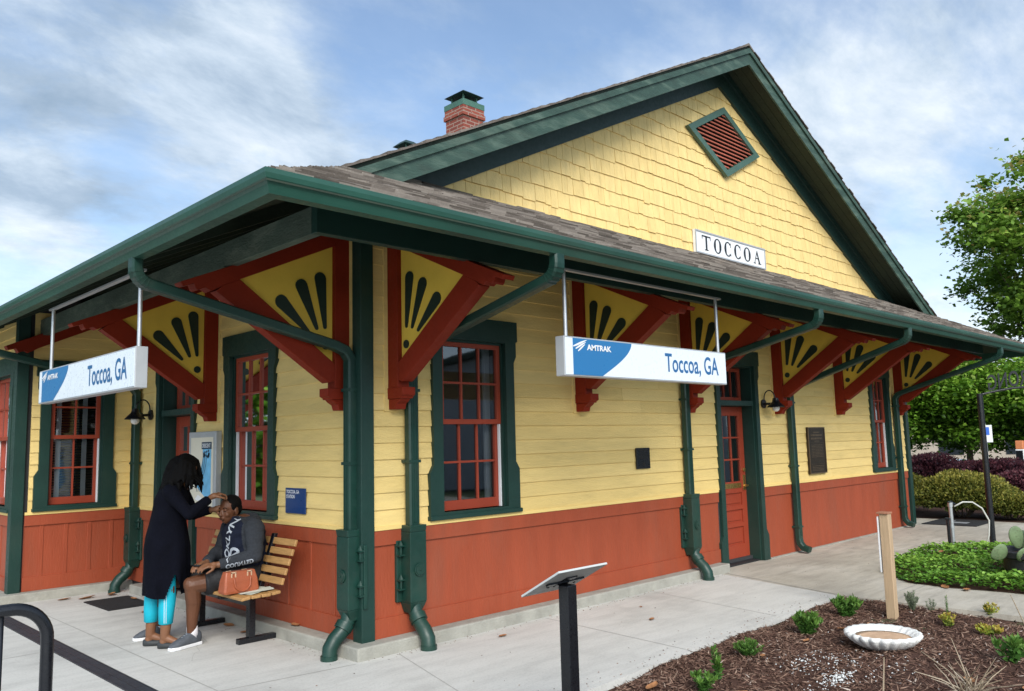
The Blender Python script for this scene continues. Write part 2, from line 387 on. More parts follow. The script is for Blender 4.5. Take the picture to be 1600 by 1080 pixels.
def put_text(mb, txt, size, F, sx=1.0, bold=0, align='l', **k):
    """F(x, z) -> 3D point on the face"""
    v, f, w = text_mb(txt, size, sx, bold, **k)
    off = {'l': 0, 'c': -w/2, 'r': -w}[align]
    T = mb.T; mb.T = None
    mb.add([F(p[0]+off, p[1]) for p in v], f); mb.T = T
    return w

def remesh(mb, name, mats, parent, voxel=.008, smooth=6, pick=None):
    """union of overlapping solids into ONE continuous skin"""
    o = mb.build(name, mats[0])
    r = o.modifiers.new('r', 'REMESH'); r.mode = 'VOXEL'; r.voxel_size = voxel; r.use_smooth_shade = True
    s = o.modifiers.new('s', 'SMOOTH'); s.iterations = smooth; s.factor = .5
    dg = bpy.context.evaluated_depsgraph_get(); dg.update()
    me = bpy.data.meshes.new_from_object(o.evaluated_get(dg)); old = o.data
    o.modifiers.clear(); o.data = me; bpy.data.meshes.remove(old); me.name = name
    me.materials.clear()
    for x in mats: me.materials.append(x)
    if pick:
        for p in me.polygons: p.material_index = pick(p.center)
    me.polygons.foreach_set('use_smooth', [True]*len(me.polygons))
    o.parent = parent
    return o

# ------------------------------------------------------------------ wall frames
FR = lambda u, v, z: (u, -v, z)                 # long wall facing the garden
FL = lambda u, v, z: (-v, u, z)                 # platform side wall
YB, DB, LX = 5.10, 1.275, 11.76
FBS = lambda u, v, z: (u, YB-v, z)              # bay side (u = x)
FBF = lambda u, v, z: (-DB-v, YB+u, z)          # bay front

depot = thing('train_depot', 'long yellow and brick red wooden station house with green trim', 'building')

def intervals(u0, u1, cuts):
    seg = [(u0, u1)]
    for a, b in cuts:
        ns = []
        for s, e in seg:
            if b <= s or a >= e: ns.append((s, e))
            else:
                if a > s: ns.append((s, a))
                if b < e: ns.append((b, e))
        seg = ns
    return [x for x in seg if x[1]-x[0] > .01]

def siding(F, u0, u1, z0, z1, ops, name='siding'):
    mb = MB(F); h = .1375; z = z0
    while z < z1-.01:
        zt = min(z+h, z1)
        cuts = [(a, b) for a, b, c, d in ops if c < z+h*.5 and d > z+h*.5]
        for s, e in intervals(u0, u1, cuts):
            # break long boards
            brk = [s]
            p = s+random.uniform(1.2, 3.6)
            while p < e-.8: brk.append(p); p += random.uniform(2.4, 3.7)
            brk.append(e)
            for a, b in zip(brk[:-1], brk[1:]):
                j = random.uniform(-.0012, .0012); a2 = a+(.0008 if a != s else 0)
                mb.t = random.random()
                mb.hexa([(a2, 0, z), (b, 0, z), (b, .019+j, z), (a2, .019+j, z), (a2, 0, zt), (b, 0, zt), (b, .005+j, zt), (a2, .005+j, zt)])
        z += h
    return mb.build(name, M['yellow_siding'], depot, tone=True)

def core(F, u0, u1, z0, z1, ops, mname='wall'):
    us = sorted({u0, u1}|{x for o in ops for x in o[:2] if u0 < x < u1}); zs = sorted({z0, z1}|{x for o in ops for x in o[2:] if z0 < x < z1})
    mb = MB(F)
    for a, b in zip(us[:-1], us[1:]):
        for c, d in zip(zs[:-1], zs[1:]):
            mu, mz = (a+b)/2, (c+d)/2
            if any(o[0] < mu < o[1] and o[2] < mz < o[3] for o in ops): continue
            mb.box(a, b, -.12, -.001, c, d)
    return mb.build(mname, M['interior'], depot)

def wains(F, u0, u1, zb, ops, seams=None, rail=True):
    """brick red lower wall with cap rail, base board and faint board seams"""
    segs = intervals(u0, u1, [(a, b) for a, b, c, d in ops if c < .5])
    mb = MB(F)
    for s, e in segs:
        mb.box(s, e, 0, .006, zb, .90)
        mb.box(s, e, 0, .026, .835, .955)
        if rail: mb.box(s, e, 0, .024, zb, .255)
        if seams:
            for p in seams:
                if s < p < e: mb.box(p-.022, p+.022, 0, .014, zb+.01, .84)
        else:
            p = s+random.uniform(.2, .5)
            while p < e-.1:
                mb.box(p, p+.004, .001, .0068, .27 if rail else zb, .83); p += random.choice([1.22, 1.83])
    w = mb.build('wainscot', M['red'], depot, bevel=.003)
    y = MB(F)
    for s, e in segs: y.box(s, e, 0, .034, .957, .990)
    y.build('water_table', M['yellow'], depot, bevel=.003)

def casing_poly(u0, u1, zb, zt, ear=.045):
    """outer outline: wide foot, narrow middle, wide head"""
    n0, n1 = u0+ear, u1-ear
    return [(u0, zb), (u1, zb), (u1, zb+.40), (n1, zb+.47), (n1, zt-.40), (u1-.012, zt-.34), (u1-.012, zt-.20), (u1+.01, zt-.19), (u1+.01, zt),
            (u0-.01, zt), (u0-.01, zt-.19), (u0+.012, zt-.20), (u0+.012, zt-.34), (n0, zt-.40), (n0, zb+.47), (u0, zb+.40)]

def casing(F, u0, u1, zb, zt, i0, i1, ib, it, name='casing', parent=None, door=False):
    mb = MB(F)
    P = casing_poly(u0, u1, zb, zt)
    if door: P = [(u0-.02, zb), (u1+.02, zb), (u1+.02, zb+.32), (u1-.035, zb+.40)]+P[4:14]+[(u0+.035, zb+.40), (u0-.02, zb+.32)]
    m = len(P)//2
    # right half and left half, head, sill as prisms between v=0 and v=.045 (split so the opening stays free)
    def clip(poly, f):      # poly side strip: clamp
        return poly
    def strip(pts): mb.add([(p[0], .045, p[1]) for p in pts]+[(p[0], .001, p[1]) for p in pts],
                           [tuple(range(len(pts))), tuple(range(2*len(pts)-1, len(pts)-1, -1))]+[(i, (i+1) % len(pts), (i+1) % len(pts)+len(pts), i+len(pts)) for i in range(len(pts))])
    right = [p for p in P if p[0] > (u0+u1)/2]; left = [p for p in P if p[0] < (u0+u1)/2]
    zc = min(zb+.05, ib) if not door else zb
    right = [(i1, zc)]+right[0:]+[(i1, zt)]
    left2 = [(i0, zt)]+left+[(i0, zc)]
    # quads strip by z to keep polygons simple
    def side(pts, inner):
        q = sorted([p for p in pts if abs(p[0]-inner) > 1e-6], key=lambda p: p[1])
        for a, b in zip(q[:-1], q[1:]):
            if b[1]-a[1] < 1e-4: continue
            strip([(inner, a[1]), (a[0], a[1]), (b[0], b[1]), (inner, b[1])])
    side(right, i1); side(left2, i0)
    strip([(i0, it), (i1, it), (i1, zt), (i0, zt)])
    if not door: strip([(i0, zb), (i1, zb), (i1, ib), (i0, ib)])
    o = mb.build(name, M['green'], parent or depot)
    return o

def window(F, u0, u1, cols, zb=1.0, zt=2.815, ziu=2.60, zil=1.055, mats=None, blinds=False, ear=.05, ws=None):
    i0, i1 = u0+.155, u1-.155
    if ws: i0, i1 = ws
    fr = casing(F, u0, u1, zb, zt, i0, i1, zil, ziu, 'window')
    mb = MB(F)                                   # jambs / stops
    mb.box(i0, i0+.02, -.12, .0, zil, ziu); mb.box(i1-.02, i1, -.12, .0, zil, ziu); mb.box(i0, i1, -.12, 0, ziu-.02, ziu)
    mb.build('jamb', M['green'], fr)
    wt = MB(F); wt.box(i1-.034, i1-.0202, -.058, -.03, zil, (zil+ziu)/2); wt.build('storm_track', M['white'], fr)
    sl = MB(F); sl.box(u0-.01, u1+.01, .0, .065, zb-.008, zb+.028); sl.box(i0, i1, -.12, .03, zil-.03, zil)
    sl.build('sill', M['green'], fr, bevel=.004)
    a, b = i0+.02, i1-.02; zm = (zil+ziu)/2+.02
    def sash(v0, v1, z0, z1, bot):
        s = MB(F); st = .045
        s.box(a, a+st, v0, v1, z0, z1); s.box(b-st, b, v0, v1, z0, z1)
        s.box(a+st, b-st, v0, v1, z0, z0+bot); s.box(a+st, b-st, v0, v1, z1-.04, z1)
        for k in range(1, cols):
            c = a+st+(b-a-2*st)*k/cols; s.box(c-.010, c+.010, v0+.006, v1-.006, z0+bot, z1-.04)
        zc = (z0+bot+z1-.04)/2
        s.box(a+st, b-st, v0+.007, v1-.007, zc-.010, zc+.010)
        o = s.build('sash', M['red_trim'], fr, bevel=.002)
        gl = MB(F); gl.add([(a+st-.01, (v0+v1)/2-.006, z0+.02), (b-st+.01, (v0+v1)/2-.006, z0+.02), (b-st+.01, (v0+v1)/2-.006, z1-.02), (a+st-.01, (v0+v1)/2-.006, z1-.02)], [(0, 1, 2, 3)])
        gl.build('glass', M['glass'], fr, recalc=False)
    sash(-.10, -.062, zil, zm+.02, .085)
    sash(-.058, -.02, zm-.02, ziu-.02, .045)
    # curtains: narrow white strips behind the glass
    cu = MB(F); w = b-a
    if blinds:
        for c in (a+w*.22, a+w*.75): cu.box(c-.028, c+.028, -.145, -.14, zil, ziu)
        cu.build('curtain', M['curtain'], fr)
        bl = MB(F); z = zil+.02
        while z < ziu:
            bl.add([(a, -.155, z), (b, -.155, z), (b, -.185, z+.022), (a, -.185, z+.022)], [(0, 1, 2, 3)]); z += .032
        bl.build('slat_blind', M['blind'], fr, recalc=False)
    else:
        def drape(c0, c1):
            n = 14
            for k in range(n):
                t0, t1 = c0+(c1-c0)*k/n, c0+(c1-c0)*(k+1)/n
                d0, d1 = -.17-.018*math.sin(k*1.9), -.17-.018*math.sin((k+1)*1.9)
                cu.add([(t0, d0, zil), (t1, d1, zil), (t1, d1, ziu), (t0, d0, ziu)], [(0, 1, 2, 3)])
        drape(a+.0, a+w*.19); drape(b-w*.12, b)
        cu.build('curtain', M['curtain'], fr, recalc=False)
    return fr

def door(F, u0, u1, zb, mirror=False):
    i0, i1 = u0+.135, u1-.135
    fr = casing(F, u0, u1, zb, 2.80, i0, i1, zb, 2.60, 'door_casing', door=True)
    mb = MB(F); dv = -.17
    mb.box(i0-.01, i0+.02, dv-.05, .0, zb, 2.60); mb.box(i1-.02, i1+.01, dv-.05, 0, zb, 2.60); mb.box(i0, i1, dv-.05, 0, 2.58, 2.61)
    mb.box(i0+.02, i1-.02, dv-.05, .02, 2.055, 2.125)
    mb.build('jamb', M['green'], fr, bevel=.003)
    th = MB(F); th.box(i0, i1, dv-.06, -.02, zb-.02, zb+.012); th.build('threshold', M['black_matte'], fr)
    a, b = i0+.022, i1-.022
    # transom
    t = MB(F); v0, v1 = dv-.03, dv+.01
    t.box(a, a+.05, v0, v1, 2.127, 2.578); t.box(b-.05, b, v0, v1, 2.127, 2.578); t.box(a+.05, b-.05, v0, v1, 2.127, 2.18); t.box(a+.05, b-.05, v0, v1, 2.53, 2.578)
    for k in (1, 2, 3):
        c = a+.05+(b-a-.1)*k/4; t.box(c-.009, c+.009, v0+.005, v1-.005, 2.18, 2.53)
    t.build('transom', M['red_trim'], fr, bevel=.002)
    g1 = MB(F); g1.add([(a+.04, dv-.012, 2.17), (b-.04, dv-.012, 2.17), (b-.04, dv-.012, 2.54), (a+.04, dv-.012, 2.54)], [(0, 1, 2, 3)]); g1.build('transom_glass', M['glass'], fr, recalc=False)
    # leaf
    d = MB(F); z0, z1 = zb+.02, 2.05; zl = 1.05
    st = .115
    d.box(a, a+st, v0, v1, z0, z1); d.box(b-st, b, v0, v1, z0, z1); d.box(a+st, b-st, v0, v1, z1-.12, z1)
    d.box(a+st, b-st, v0, v1, .90, zl)
    pz = [z0, z0+.20]
    rails = [(z0, z0+.20), (.455, .51), (.68, .735)]
    for r0, r1 in rails: d.box(a+st, b-st, v0, v1, r0, r1)
    d.box(a+st, b-st, v0, v0+.018, z0+.1, .95)
    gaps = [(z0+.20, .455), (.51, .68), (.735, .90)]
    for g0, g1_ in gaps: d.box(a+st+.03, b-st-.03, v0+.018, v0+.030, g0+.03, g1_-.03)
    for k in (1, 2):
        c = a+st+(b-a-2*st)*k/3; d.box(c-.011, c+.011, v0+.006, v1-.004, zl, z1-.12)
    for k in (1, 2):
        c = zl+(z1-.12-zl)*k/3; d.box(a+st, b-st, v0+.007, v1-.005, c-.011, c+.011)
    leaf = d.build('door_leaf', M['red_trim'], fr, bevel=.003)
    g2 = MB(F); g2.add([(a+st-.01, dv-.012, zl-.01), (b-st+.01, dv-.012, zl-.01), (b-st+.01, dv-.012, z1-.11), (a+st-.01, dv-.012, z1-.11)], [(0, 1, 2, 3)]); g2.build('door_glass', M['glass'], fr, recalc=False)
    h = MB(F); hu = (b-.05) if not mirror else (a+.05)
    h.box(hu-.028, hu+.028, v1, v1+.008, .93, 1.13); h.tube([(hu, v1, .99), (hu, v1+.06, .99), (hu-.09*(1 if not mirror else -1), v1+.065, .985)], .011, 8)
    h.lathe([(.001, 0), (.026, 0), (.026, .0), (.001, 0)], 12) if False else None
    h.tube([(hu, v1, 1.20), (hu, v1+.02, 1.20)], .027, 12)
    h.box(a+st+.03, b-st-.02, v1, v1+.006, .965, 1.03)
    h.build('handle', M['brass'], leaf, bevel=.002)
    return fr

# openings (u0,u1,z0,z1)
W1 = (.665, 1.765); WL = (1.365, 2.49); WF = (10.14, 11.08); D1 = (5.31, 6.47); D2 = (3.13, 4.29)
def op(u0, u1, e=.155): return (u0+e, u1-e, 1.055, 2.60)
opsR = [op(*W1), (D1[0]+.135, D1[1]-.135, 0, 2.60), op(*WF)]
opsL = [op(*WL), (D2[0]+.135, D2[1]-.135, 0, 2.60)]
BS = (-1.10, -.19); opsBS = [(BS[0]+.15, BS[1]-.17, 1.055, 2.60)]
BF = (.09, 1.19); opsBF = [op(*BF)]
YEND = 15.0
core(FR, 0, LX, 0, 3.9, opsR); core(FL, .0, YB, 0, 3.9, opsL); core(FBS, -DB, 0, 0, 3.5, opsBS); core(FBF, 0, 3.6, 0, 3.5, opsBF)
w = MB(); w.box(LX-.12, LX, .12, YEND, 0, 3.9); w.box(0, LX, YEND-.12, YEND, 0, 3.9); w.box(0, .12, YB+3.6, YEND-.12, 0, 3.9); w.box(-DB, 0, YB+3.6, YB+3.72, 0, 3.5)
w.build('back_wall', M['yellow'], depot)
z0s = .985
cs = lambda ops, e=.03: [(a-e, b+e, c-.03, d+.03) for a, b, c, d in ops]
siding(FR, .09, LX-.11, z0s, 3.40, cs(opsR)); siding(FL, .09, YB-.0, z0s, 3.40, cs(opsL)); siding(FBS, -DB+.13, -.02, z0s, 3.33, cs(opsBS)); siding(FBF, .10, 3.55, z0s, 3.33, cs(opsBF))
wains(FR, .09, D1[0]-.0, .10, [], rail=True); 
wains(FR, D1[1]+.0, LX-.11, -.01, [], rail=False)
wains(FL, .09, D2[0], .10, [(D2[0], D2[1], 0, 2)], seams=[.42, .80, 1.18, 1.56, 1.94, 2.32, 2.70]); wains(FL, D2[1], YB, .10, [])
wains(FBS, -DB+.1, 0, .10, [], seams=[-.99, -.73, -.47, -.22, .0]); wains(FBF, .10, 3.6, .10, [], seams=[.5, .9, 1.3])
# corner boards
def post_corner(F, u, zt, zb=.02, w=.115, flip=1):
    pass
cb = MB()
cb.box(-.048, .078, -.048, .078, .092, 3.42)
cb.build('corner_board', M['green'], depot, bevel=.004)
cb = MB(); cb.box(-DB-.048, -DB+.078, YB-.048, YB+.078, .092, 3.4); cb.build('corner_board', M['green'], depot, bevel=.004)
cb = MB(); cb.box(LX-.078, LX+.048, -.048, .078, -.01, 3.42); cb.build('corner_board', M['green'], depot, bevel=.004)
window(FR, *W1, 3); window(FL, *WL, 3); window(FR, *WF, 3)
window(FBS, *BS, 2, ws=(BS[0]+.15, BS[1]-.17), zt=2.76, blinds=True); window(FBF, *BF, 3)
door(FR, *D1, .005); door(FL, *D2, .10, mirror=True)
# plain dark upper wall up to the roof, behind the eave beam
up = MB(FR); up.box(-.0, LX, 0, .02, 3.40, 3.86); up.build('frieze', M['green_dark'], depot)
up = MB(FL); up.box(0, YEND, 0, .02, 3.40, 3.86); up.build('frieze', M['green_dark'], depot)
fl = MB(); fl.box(.12, LX-.12, .12, YEND-.12, .02, .06); fl.build('floor_boards', M['interior'], depot)
cl = MB(); cl.box(.12, LX-.12, .12, YEND-.12, 3.2, 3.25); cl.build('room_ceiling', M['interior'], depot)
pw = MB(); pw.box(.12, LX-.12, 3.4, 3.5, .06, 3.2); pw.box(3.2, 3.3, .12, 3.4, .06, 3.2); pw.box(2.4, 2.5, 3.5, YEND-.12, .06, 3.2); pw.build('partition', M['interior'], depot)

# concrete ledge the walls stand on
lg = MB()
lg.prism([(-.165, -.165), (5.26, -.165), (5.26, .02), (.02, .02), (.02, 4.72), (-.02, 4.80), (-.02, 4.99), (-DB+.0, 4.955), (-DB-.15, 4.955), (-DB-.15, 9), (-.165-DB+.02-.05, 9), (-DB-.16, 9), (0.1, 9), (.1, 5.3), (-.165, 5.0), (-.165, 4.4)][:0] or
         [(-.165, -.165), (5.26, -.165), (5.26, .05), (.05, .05), (.05, 4.6), (-.165, 4.6)], -.03, .10, 'z')
lg.build('foundation_ledge', M['concrete_edge'], depot, bevel=.012)
lg = MB(); lg.prism([(-DB-.16, YB-.16), (.0, YB-.16), (.0, YB+.05), (-DB+.05, YB+.05), (-DB+.05, YB+3.6), (-DB-.16, YB+3.6)], -.03, .10, 'z')
lg.build('foundation_ledge', M['concrete_edge'], depot, bevel=.012)
# grey flashing strip under the siding east of the door
ft = MB(FR); ft.box(D1[1]+.03, LX+.05, .0, .05, -.02, .012); ft.build('base_strip', M['concrete_edge'], depot)

# ------------------------------------------------------------------ roof
EO, EZ, S = 1.85, 3.10, .49
XM = LX/2; ZR = EZ+S*(XM+EO)
GO = .50                                   # rake overhang
YE = YEND+EO
def roof_tabs(origin, along, upv, length_fn, rise_len, name):
    """stepped three-tab shingles on a slope; origin = eave corner, along/upv unit vectors, length_fn(s) -> (a0,a1) along at slope distance s"""
    O = Vector(origin); A = Vector(along); U = Vector(upv); Nn = A.cross(U).normalized()
    if Nn.z < 0: Nn = -Nn
    mb = MB(); e = .115; s = .05; row = 0
    while s < rise_len:
        s1 = min(s+e, rise_len)
        a0, a1 = length_fn(max(0, s)); b0, b1 = length_fn(max(0, s1))
        x = min(a0, b0); lo, hi = min(a0, b0), max(a1, b1)
        x = lo-random.uniform(0, .3)
        while x < hi:
            w = random.choice([.10, .16, .22, .30])*random.uniform(.9, 1.1); x1 = min(x+w, hi); xx = max(x, lo)
            t = random.uniform(.008, .022); dj = random.choice([0, 0, .03])
            sl = max(.045, s-dj)
            if x1-xx > .01:
                # clip the tab to slanted ends
                q = []
                for (aa, ss) in ((xx, sl), (x1, sl), (x1, s1), (xx, s1)):
                    m0, m1 = length_fn(max(0, ss)); q.append((min(max(aa, m0), m1), ss))
                if q[1][0]-q[0][0] > .004 or q[2][0]-q[3][0] > .004:
                    P = lambda a, ss, h: tuple(O+A*a+U*ss+Nn*h)
                    mb.t = random.random()
                    mb.add([P(q[0][0], q[0][1], .004), P(q[1][0], q[1][1], .004), P(q[1][0], q[1][1], .004+t), P(q[0][0], q[0][1], .004+t), P(q[2][0], q[2][1], .003), P(q[3][0], q[3][1], .003)],
                           [(0, 1, 2, 3), (3, 2, 4, 5), (0, 3, 5), (1, 4, 2)])
            x += w
        s += e; row += 1
    return mb.build(name, M['roof'], depot, tone=True, recalc=False)
kk = math.sqrt(1+S*S); U_f = (0, 1/kk, S/kk); U_l = (1/kk, 0, S/kk); U_r = (-1/kk, 0, S/kk)
TH = .055
# front skirt: eave y=-EO from x=-EO..LX+EO up to y=0
RL = EO*kk
roof_tabs((0, -EO, EZ), (1, 0, 0), U_f, lambda s: (-EO+min(s/kk, 9), LX+EO-min(s/kk, 9)), RL, 'shingles')
# left slope: eave x=-EO; near end follows the hip up to y=-GO then the rake
def lf(s):
    d = s/kk; return (max(-EO+d, -EO) if d < EO-GO else -GO, YE)
roof_tabs((-EO, 0, EZ), (0, 1, 0), U_l, lf, (XM+EO)*kk, 'shingles')
def deck(polys, name, m, t=TH):
    mb = MB()
    for P in polys:
        n = len(P); mb.add([p for p in P]+[(p[0], p[1], p[2]-t) for p in P], [tuple(range(n)), tuple(range(2*n-1, n-1, -1))]+[(i, i+n, (i+1) % n+n, (i+1) % n) for i in range(n)])
    return mb.build(name, m, depot)
deck([[(-EO, -EO, EZ), (LX+EO, -EO, EZ), (LX-0, 0, EZ+S*EO), (0, 0, EZ+S*EO)]], 'roof_deck', M['soffit'])
deck([[(-EO, -EO, EZ), (-GO, -GO, EZ+S*(EO-GO)), (XM, -GO, ZR), (XM, YE, ZR), (-EO, YE, EZ)]], 'roof_deck', M['soffit'])
deck([[(LX+EO, -EO, EZ), (LX+GO, -GO, EZ+S*(EO-GO)), (XM, -GO, ZR), (XM, YE, ZR), (LX+EO, YE, EZ)]], 'roof_deck', M['soffit'])
rs = MB(); rs.t = .3
n = Vector((-S, 0, 1)).normalized()
rs.prism([(XM-.16, ZR-.16*S+.012), (XM, ZR+.015), (XM+.16, ZR-.16*S+.012), (XM+.16, ZR-.16*S+.03), (XM, ZR+.04), (XM-.16, ZR-.16*S+.03)], -GO-.02, YE, 'y')
rs.prism([(XM, ZR+.002), (LX+EO, EZ+.002), (LX+EO, EZ+.022), (XM, ZR+.024)], -GO-.03, YE, 'y') if False else None
rs.build('ridge_cap', M['roof'], depot, tone=True)
# right main slope shingle sheet (only its edge is seen): stepped courses
rr = MB(); s = 0
while s < XM+GO+.0:
    x0 = XM+s; x1 = min(XM+s+.12, LX+GO); rr.t = random.random()*.5
    h = random.uniform(.010, .02); wob = random.uniform(-.012, .012)
    rr.hexa([(x0, -GO-.035+wob, ZR-S*(x0-XM)+.001), (x1+.02, -GO-.035+wob, ZR-S*(x1+.02-XM)+.001), (x1+.02, YE, ZR-S*(x1+.02-XM)+.001), (x0, YE, ZR-S*(x0-XM)+.001),
             (x0, -GO-.035+wob, ZR-S*(x0-XM)+.006), (x1+.02, -GO-.035+wob, ZR-S*(x1+.02-XM)+.006+h), (x1+.02, YE, ZR-S*(x1+.02-XM)+.006+h), (x0, YE, ZR-S*(x0-XM)+.006)])
    s += .12
rr.build('shingles', M['roof'], depot, tone=True)
# same ragged edge on the left rake
rr = MB(); s = 0
while s < XM+GO:
    x0 = XM-s; x1 = max(XM-s-.13, -GO); rr.t = random.random()*.4; wob = random.uniform(-.012, .012); h = random.uniform(.012, .024)
    rr.hexa([(x1-.02, -GO-.035+wob, ZR-S*(XM-x1+.02)+.001), (x0, -GO-.035+wob, ZR-S*(XM-x0)+.001), (x0, -GO+.2, ZR-S*(XM-x0)+.001), (x1-.02, -GO+.2, ZR-S*(XM-x1+.02)+.001),
             (x1-.02, -GO-.035+wob, ZR-S*(XM-x1+.02)+.008+h), (x0, -GO-.035+wob, ZR-S*(XM-x0)+.008), (x0, -GO+.2, ZR-S*(XM-x0)+.008), (x1-.02, -GO+.2, ZR-S*(XM-x1+.02)+.008+h)])
    s += .13
rr.build('shingles', M['roof'], depot, tone=True)
# rake boards
def rake(y0, y1, d0, d1, m, name, xe=GO, cut=True):
    mb = MB()
    for sg in (-1, 1):
        # foot ends on the skirt roof: skirt height at this y
        ym = min(y0, y1); zs = EZ+S*(ym+EO)-.02
        top_e = max(0, (ZR-d0-zs)/S); bot_e = max(0, (ZR-d1-zs)/S)
        P = [(XM, ZR-d0), (XM+sg*top_e, ZR-d0-S*top_e), (XM+sg*bot_e, ZR-d1-S*bot_e), (XM, ZR-d1)]
        mb.prism(P, y0, y1, 'y')
    return mb.build(name, m, depot)
rake(-GO+.02, -GO-.006, .06, .262, M['green_weathered'], 'rake_board')
rake(-GO-.006, -GO-.03, .035, .105, M['green_weathered'], 'rake_moulding')
rake(-.0, -.05, .10, .42, M['green_dark'], 'rake_frieze')
rake(-.052, -.085, .10, .20, M['green_dark'], 'rake_moulding')
sf = MB()
for sg in (-1, 1):
    for k in range(4):
        y0 = -.06-k*.11; sf.prism([(XM, ZR-.075), (XM+sg*6.3, ZR-.075-S*6.3), (XM+sg*6.3, ZR-.095-S*6.3), (XM, ZR-.095)], y0, y0-.104, 'y')
sf.build('rake_soffit', M['soffit'], depot)

# gable wall + shingles
gz0 = EZ+S*EO
gw = MB(); gw.prism([(.0, gz0-.3), (LX, gz0-.3), (LX, gz0-.1), (XM, ZR-.12), (0, gz0-.1)], .0, .1, 'y'); gw.build('gable_wall', M['yellow_shingle'], depot)
roofz = lambda x: ZR-.16-S*abs(x-XM)
gs = MB(); row = 0; z = gz0-.06
ph = [random.uniform(0, 6) for _ in range(40)]
while z < ZR-.3:
    zt = z+.19
    half = (ZR-.14-zt)/S
    if half <= .05: break
    x = XM-half-random.uniform(0, .1)
    while x < XM+half:
        w = random.choice([.09, .12, .15, .18, .2])*random.uniform(.9, 1.1); x1 = x+w-.005
        if x1 < XM+half+.12 and x > XM-half-.15:
            wav = .012*math.sin(x*1.9+ph[row])+random.choice([0, 0, 0, -.012, .008]); t = random.uniform(.014, .020)
            zb = z+wav
            gs.t = random.random()
            gs.hexa([(x, -.002, zb), (x1, -.002, zb), (x1, -t, zb), (x, -t, zb), (x, -.002, zt), (x1, -.002, zt), (x1, -.005, zt), (x, -.005, zt)])
        x += w
    z += .182; row += 1
gs.build('gable_shingles', M['yellow_tabs'], depot, tone=True)
# starter / flashing strip
st = MB(FR); st.box(.9, LX-.9, 0, .026, gz0-.03, gz0+.015); st.build('flashing', M['yellow_shingle'], depot)

# gable vent: diamond with louvres
vc = (5.905, 5.675); hw, hh = .925, .497
def dia(k): return [(vc[0], vc[1]+hh*k), (vc[0]-hw*k, vc[1]), (vc[0], vc[1]-hh*k), (vc[0]+hw*k, vc[1])]
vf = MB(); o_, i_ = dia(1), dia(.81)
for a in range(4):
    b = (a+1) % 4
    P = [o_[a], o_[b], i_[b], i_[a]]; vf.prism(P, -.025, -.075, 'y')
vent = vf.build('gable_vent', mat('vent_green', (.055, .115, .09, 1), .5, .15, 4, .1, 30), depot)
vb = MB(); vb.prism(dia(.8), -.02, -.024, 'y'); vb.build('vent_opening', M['black_matte'], vent)
vl = MB(); z = vc[1]-hh*.78+.02
while z < vc[1]+hh*.76:
    k = 1-abs(z+.015-vc[1])/(hh*.80); x = hw*.80*k
    if x > .03: vl.hexa([(vc[0]-x, -.06, z), (vc[0]+x, -.06, z), (vc[0]+x, -.066, z+.006), (vc[0]-x, -.066, z+.006), (vc[0]-x, -.028, z+.036), (vc[0]+x, -.028, z+.036), (vc[0]+x, -.034, z+.042), (vc[0]-x, -.034, z+.042)])
    z += .056
vl.build('louvre', mat('louvre_red', (.42, .12, .075, 1), .6, .15, 5), vent)

# ------------------------------------------------------------------ eave: gutters, beam, rafters
def gutter_profile(mb, kind):
    # ogee: (out, z) outline, out measured from eave edge
    prof = [(0, .0), (.0, -.115), (.075, -.115), (.082, -.10), (.095, -.07), (.118, -.045), (.125, -.02), (.125, .005), (.112, .005), (.112, -.012)]
    out = EO-.115
    P = [(out+a, EZ+.006+b) for a, b in prof]
    return P
gp = gutter_profile(None, 0)
gt = MB()
n = len(gp); rings = []
# path: far left -> corner -> far right, mitred at the corner
ringA = [(-u, YE, z) for u, z in gp]; ringB = [(-u, -u, z) for u, z in gp]; ringC = [(LX+u, -u, z) for u, z in gp]; ringD = [(LX+u, 4, z) for u, z in gp]
fs = []
for r in range(3):
    for k in range(n-1): fs.append((r*n+k, r*n+k+1, (r+1)*n+k+1, (r+1)*n+k))
gt.add(ringA+ringB+ringC+ringD, fs)
gto = gt.build('gutter', M['green_gutter'], depot)
sm = gto.modifiers.new('thick', 'SOLIDIFY'); sm.thickness = .004; sm.offset = 0
# seams on the gutter
sj = MB()
for xx in (6.3, 9.05):
    sj.add([(xx-.03, -u-.003, z-.002) for u, z in gp[1:8]]+[(xx+.03, -u-.003, z-.002) for u, z in gp[1:8]], [(k, k+1, k+8, k+7) for k in range(6)])
sj.build('gutter_seam', M['green_gutter'], gto)
# drip edge
de = MB(); de.box(-EO+.0, LX+EO, -EO+.0, -EO+.05, EZ-.004, EZ+.002); de.box(-EO+.0, -EO+.05, -EO+.05, YE, EZ-.004, EZ+.002); de.build('drip_edge', M['green_gutter'], depot)
BO = 1.09
bm_ = MB(); bm_.box(-BO, LX+BO, -BO, -BO+.07, 3.045, 3.235); eb = bm_.build('eave_beam', M['green'], depot, bevel=.004)
bm_ = MB(); bm_.box(-BO, -BO+.07, -BO+.07, YE-.8, 3.045, 3.235); bm_.build('eave_beam', M['beam_weathered'], depot, bevel=.004)
rf = MB()     # rafter tails, exposed between beam and gutter and inside
def raf(F, u):
    rf.T = F
    # top follows underside of the deck
    ui = .02 if 0 <= u <= LX else max(.02, (-u if u < 0 else u-LX)+.05)
    zz = lambda o: EZ-TH-.004+S*(EO-o)
    rf.hexa([(u-.022, EO-.13, zz(EO-.13)-.08), (u+.022, EO-.13, zz(EO-.13)-.08), (u+.022, ui, zz(ui)-.13), (u-.022, ui, zz(ui)-.13),
             (u-.022, EO-.13, zz(EO-.13)), (u+.022, EO-.13, zz(EO-.13)), (u+.022, ui, zz(ui)), (u-.022, ui, zz(ui))])
u = -.9
while u < LX+1: raf(FR, u); u += .61
u = .4
while u < 12: raf(FL, u); u += .61
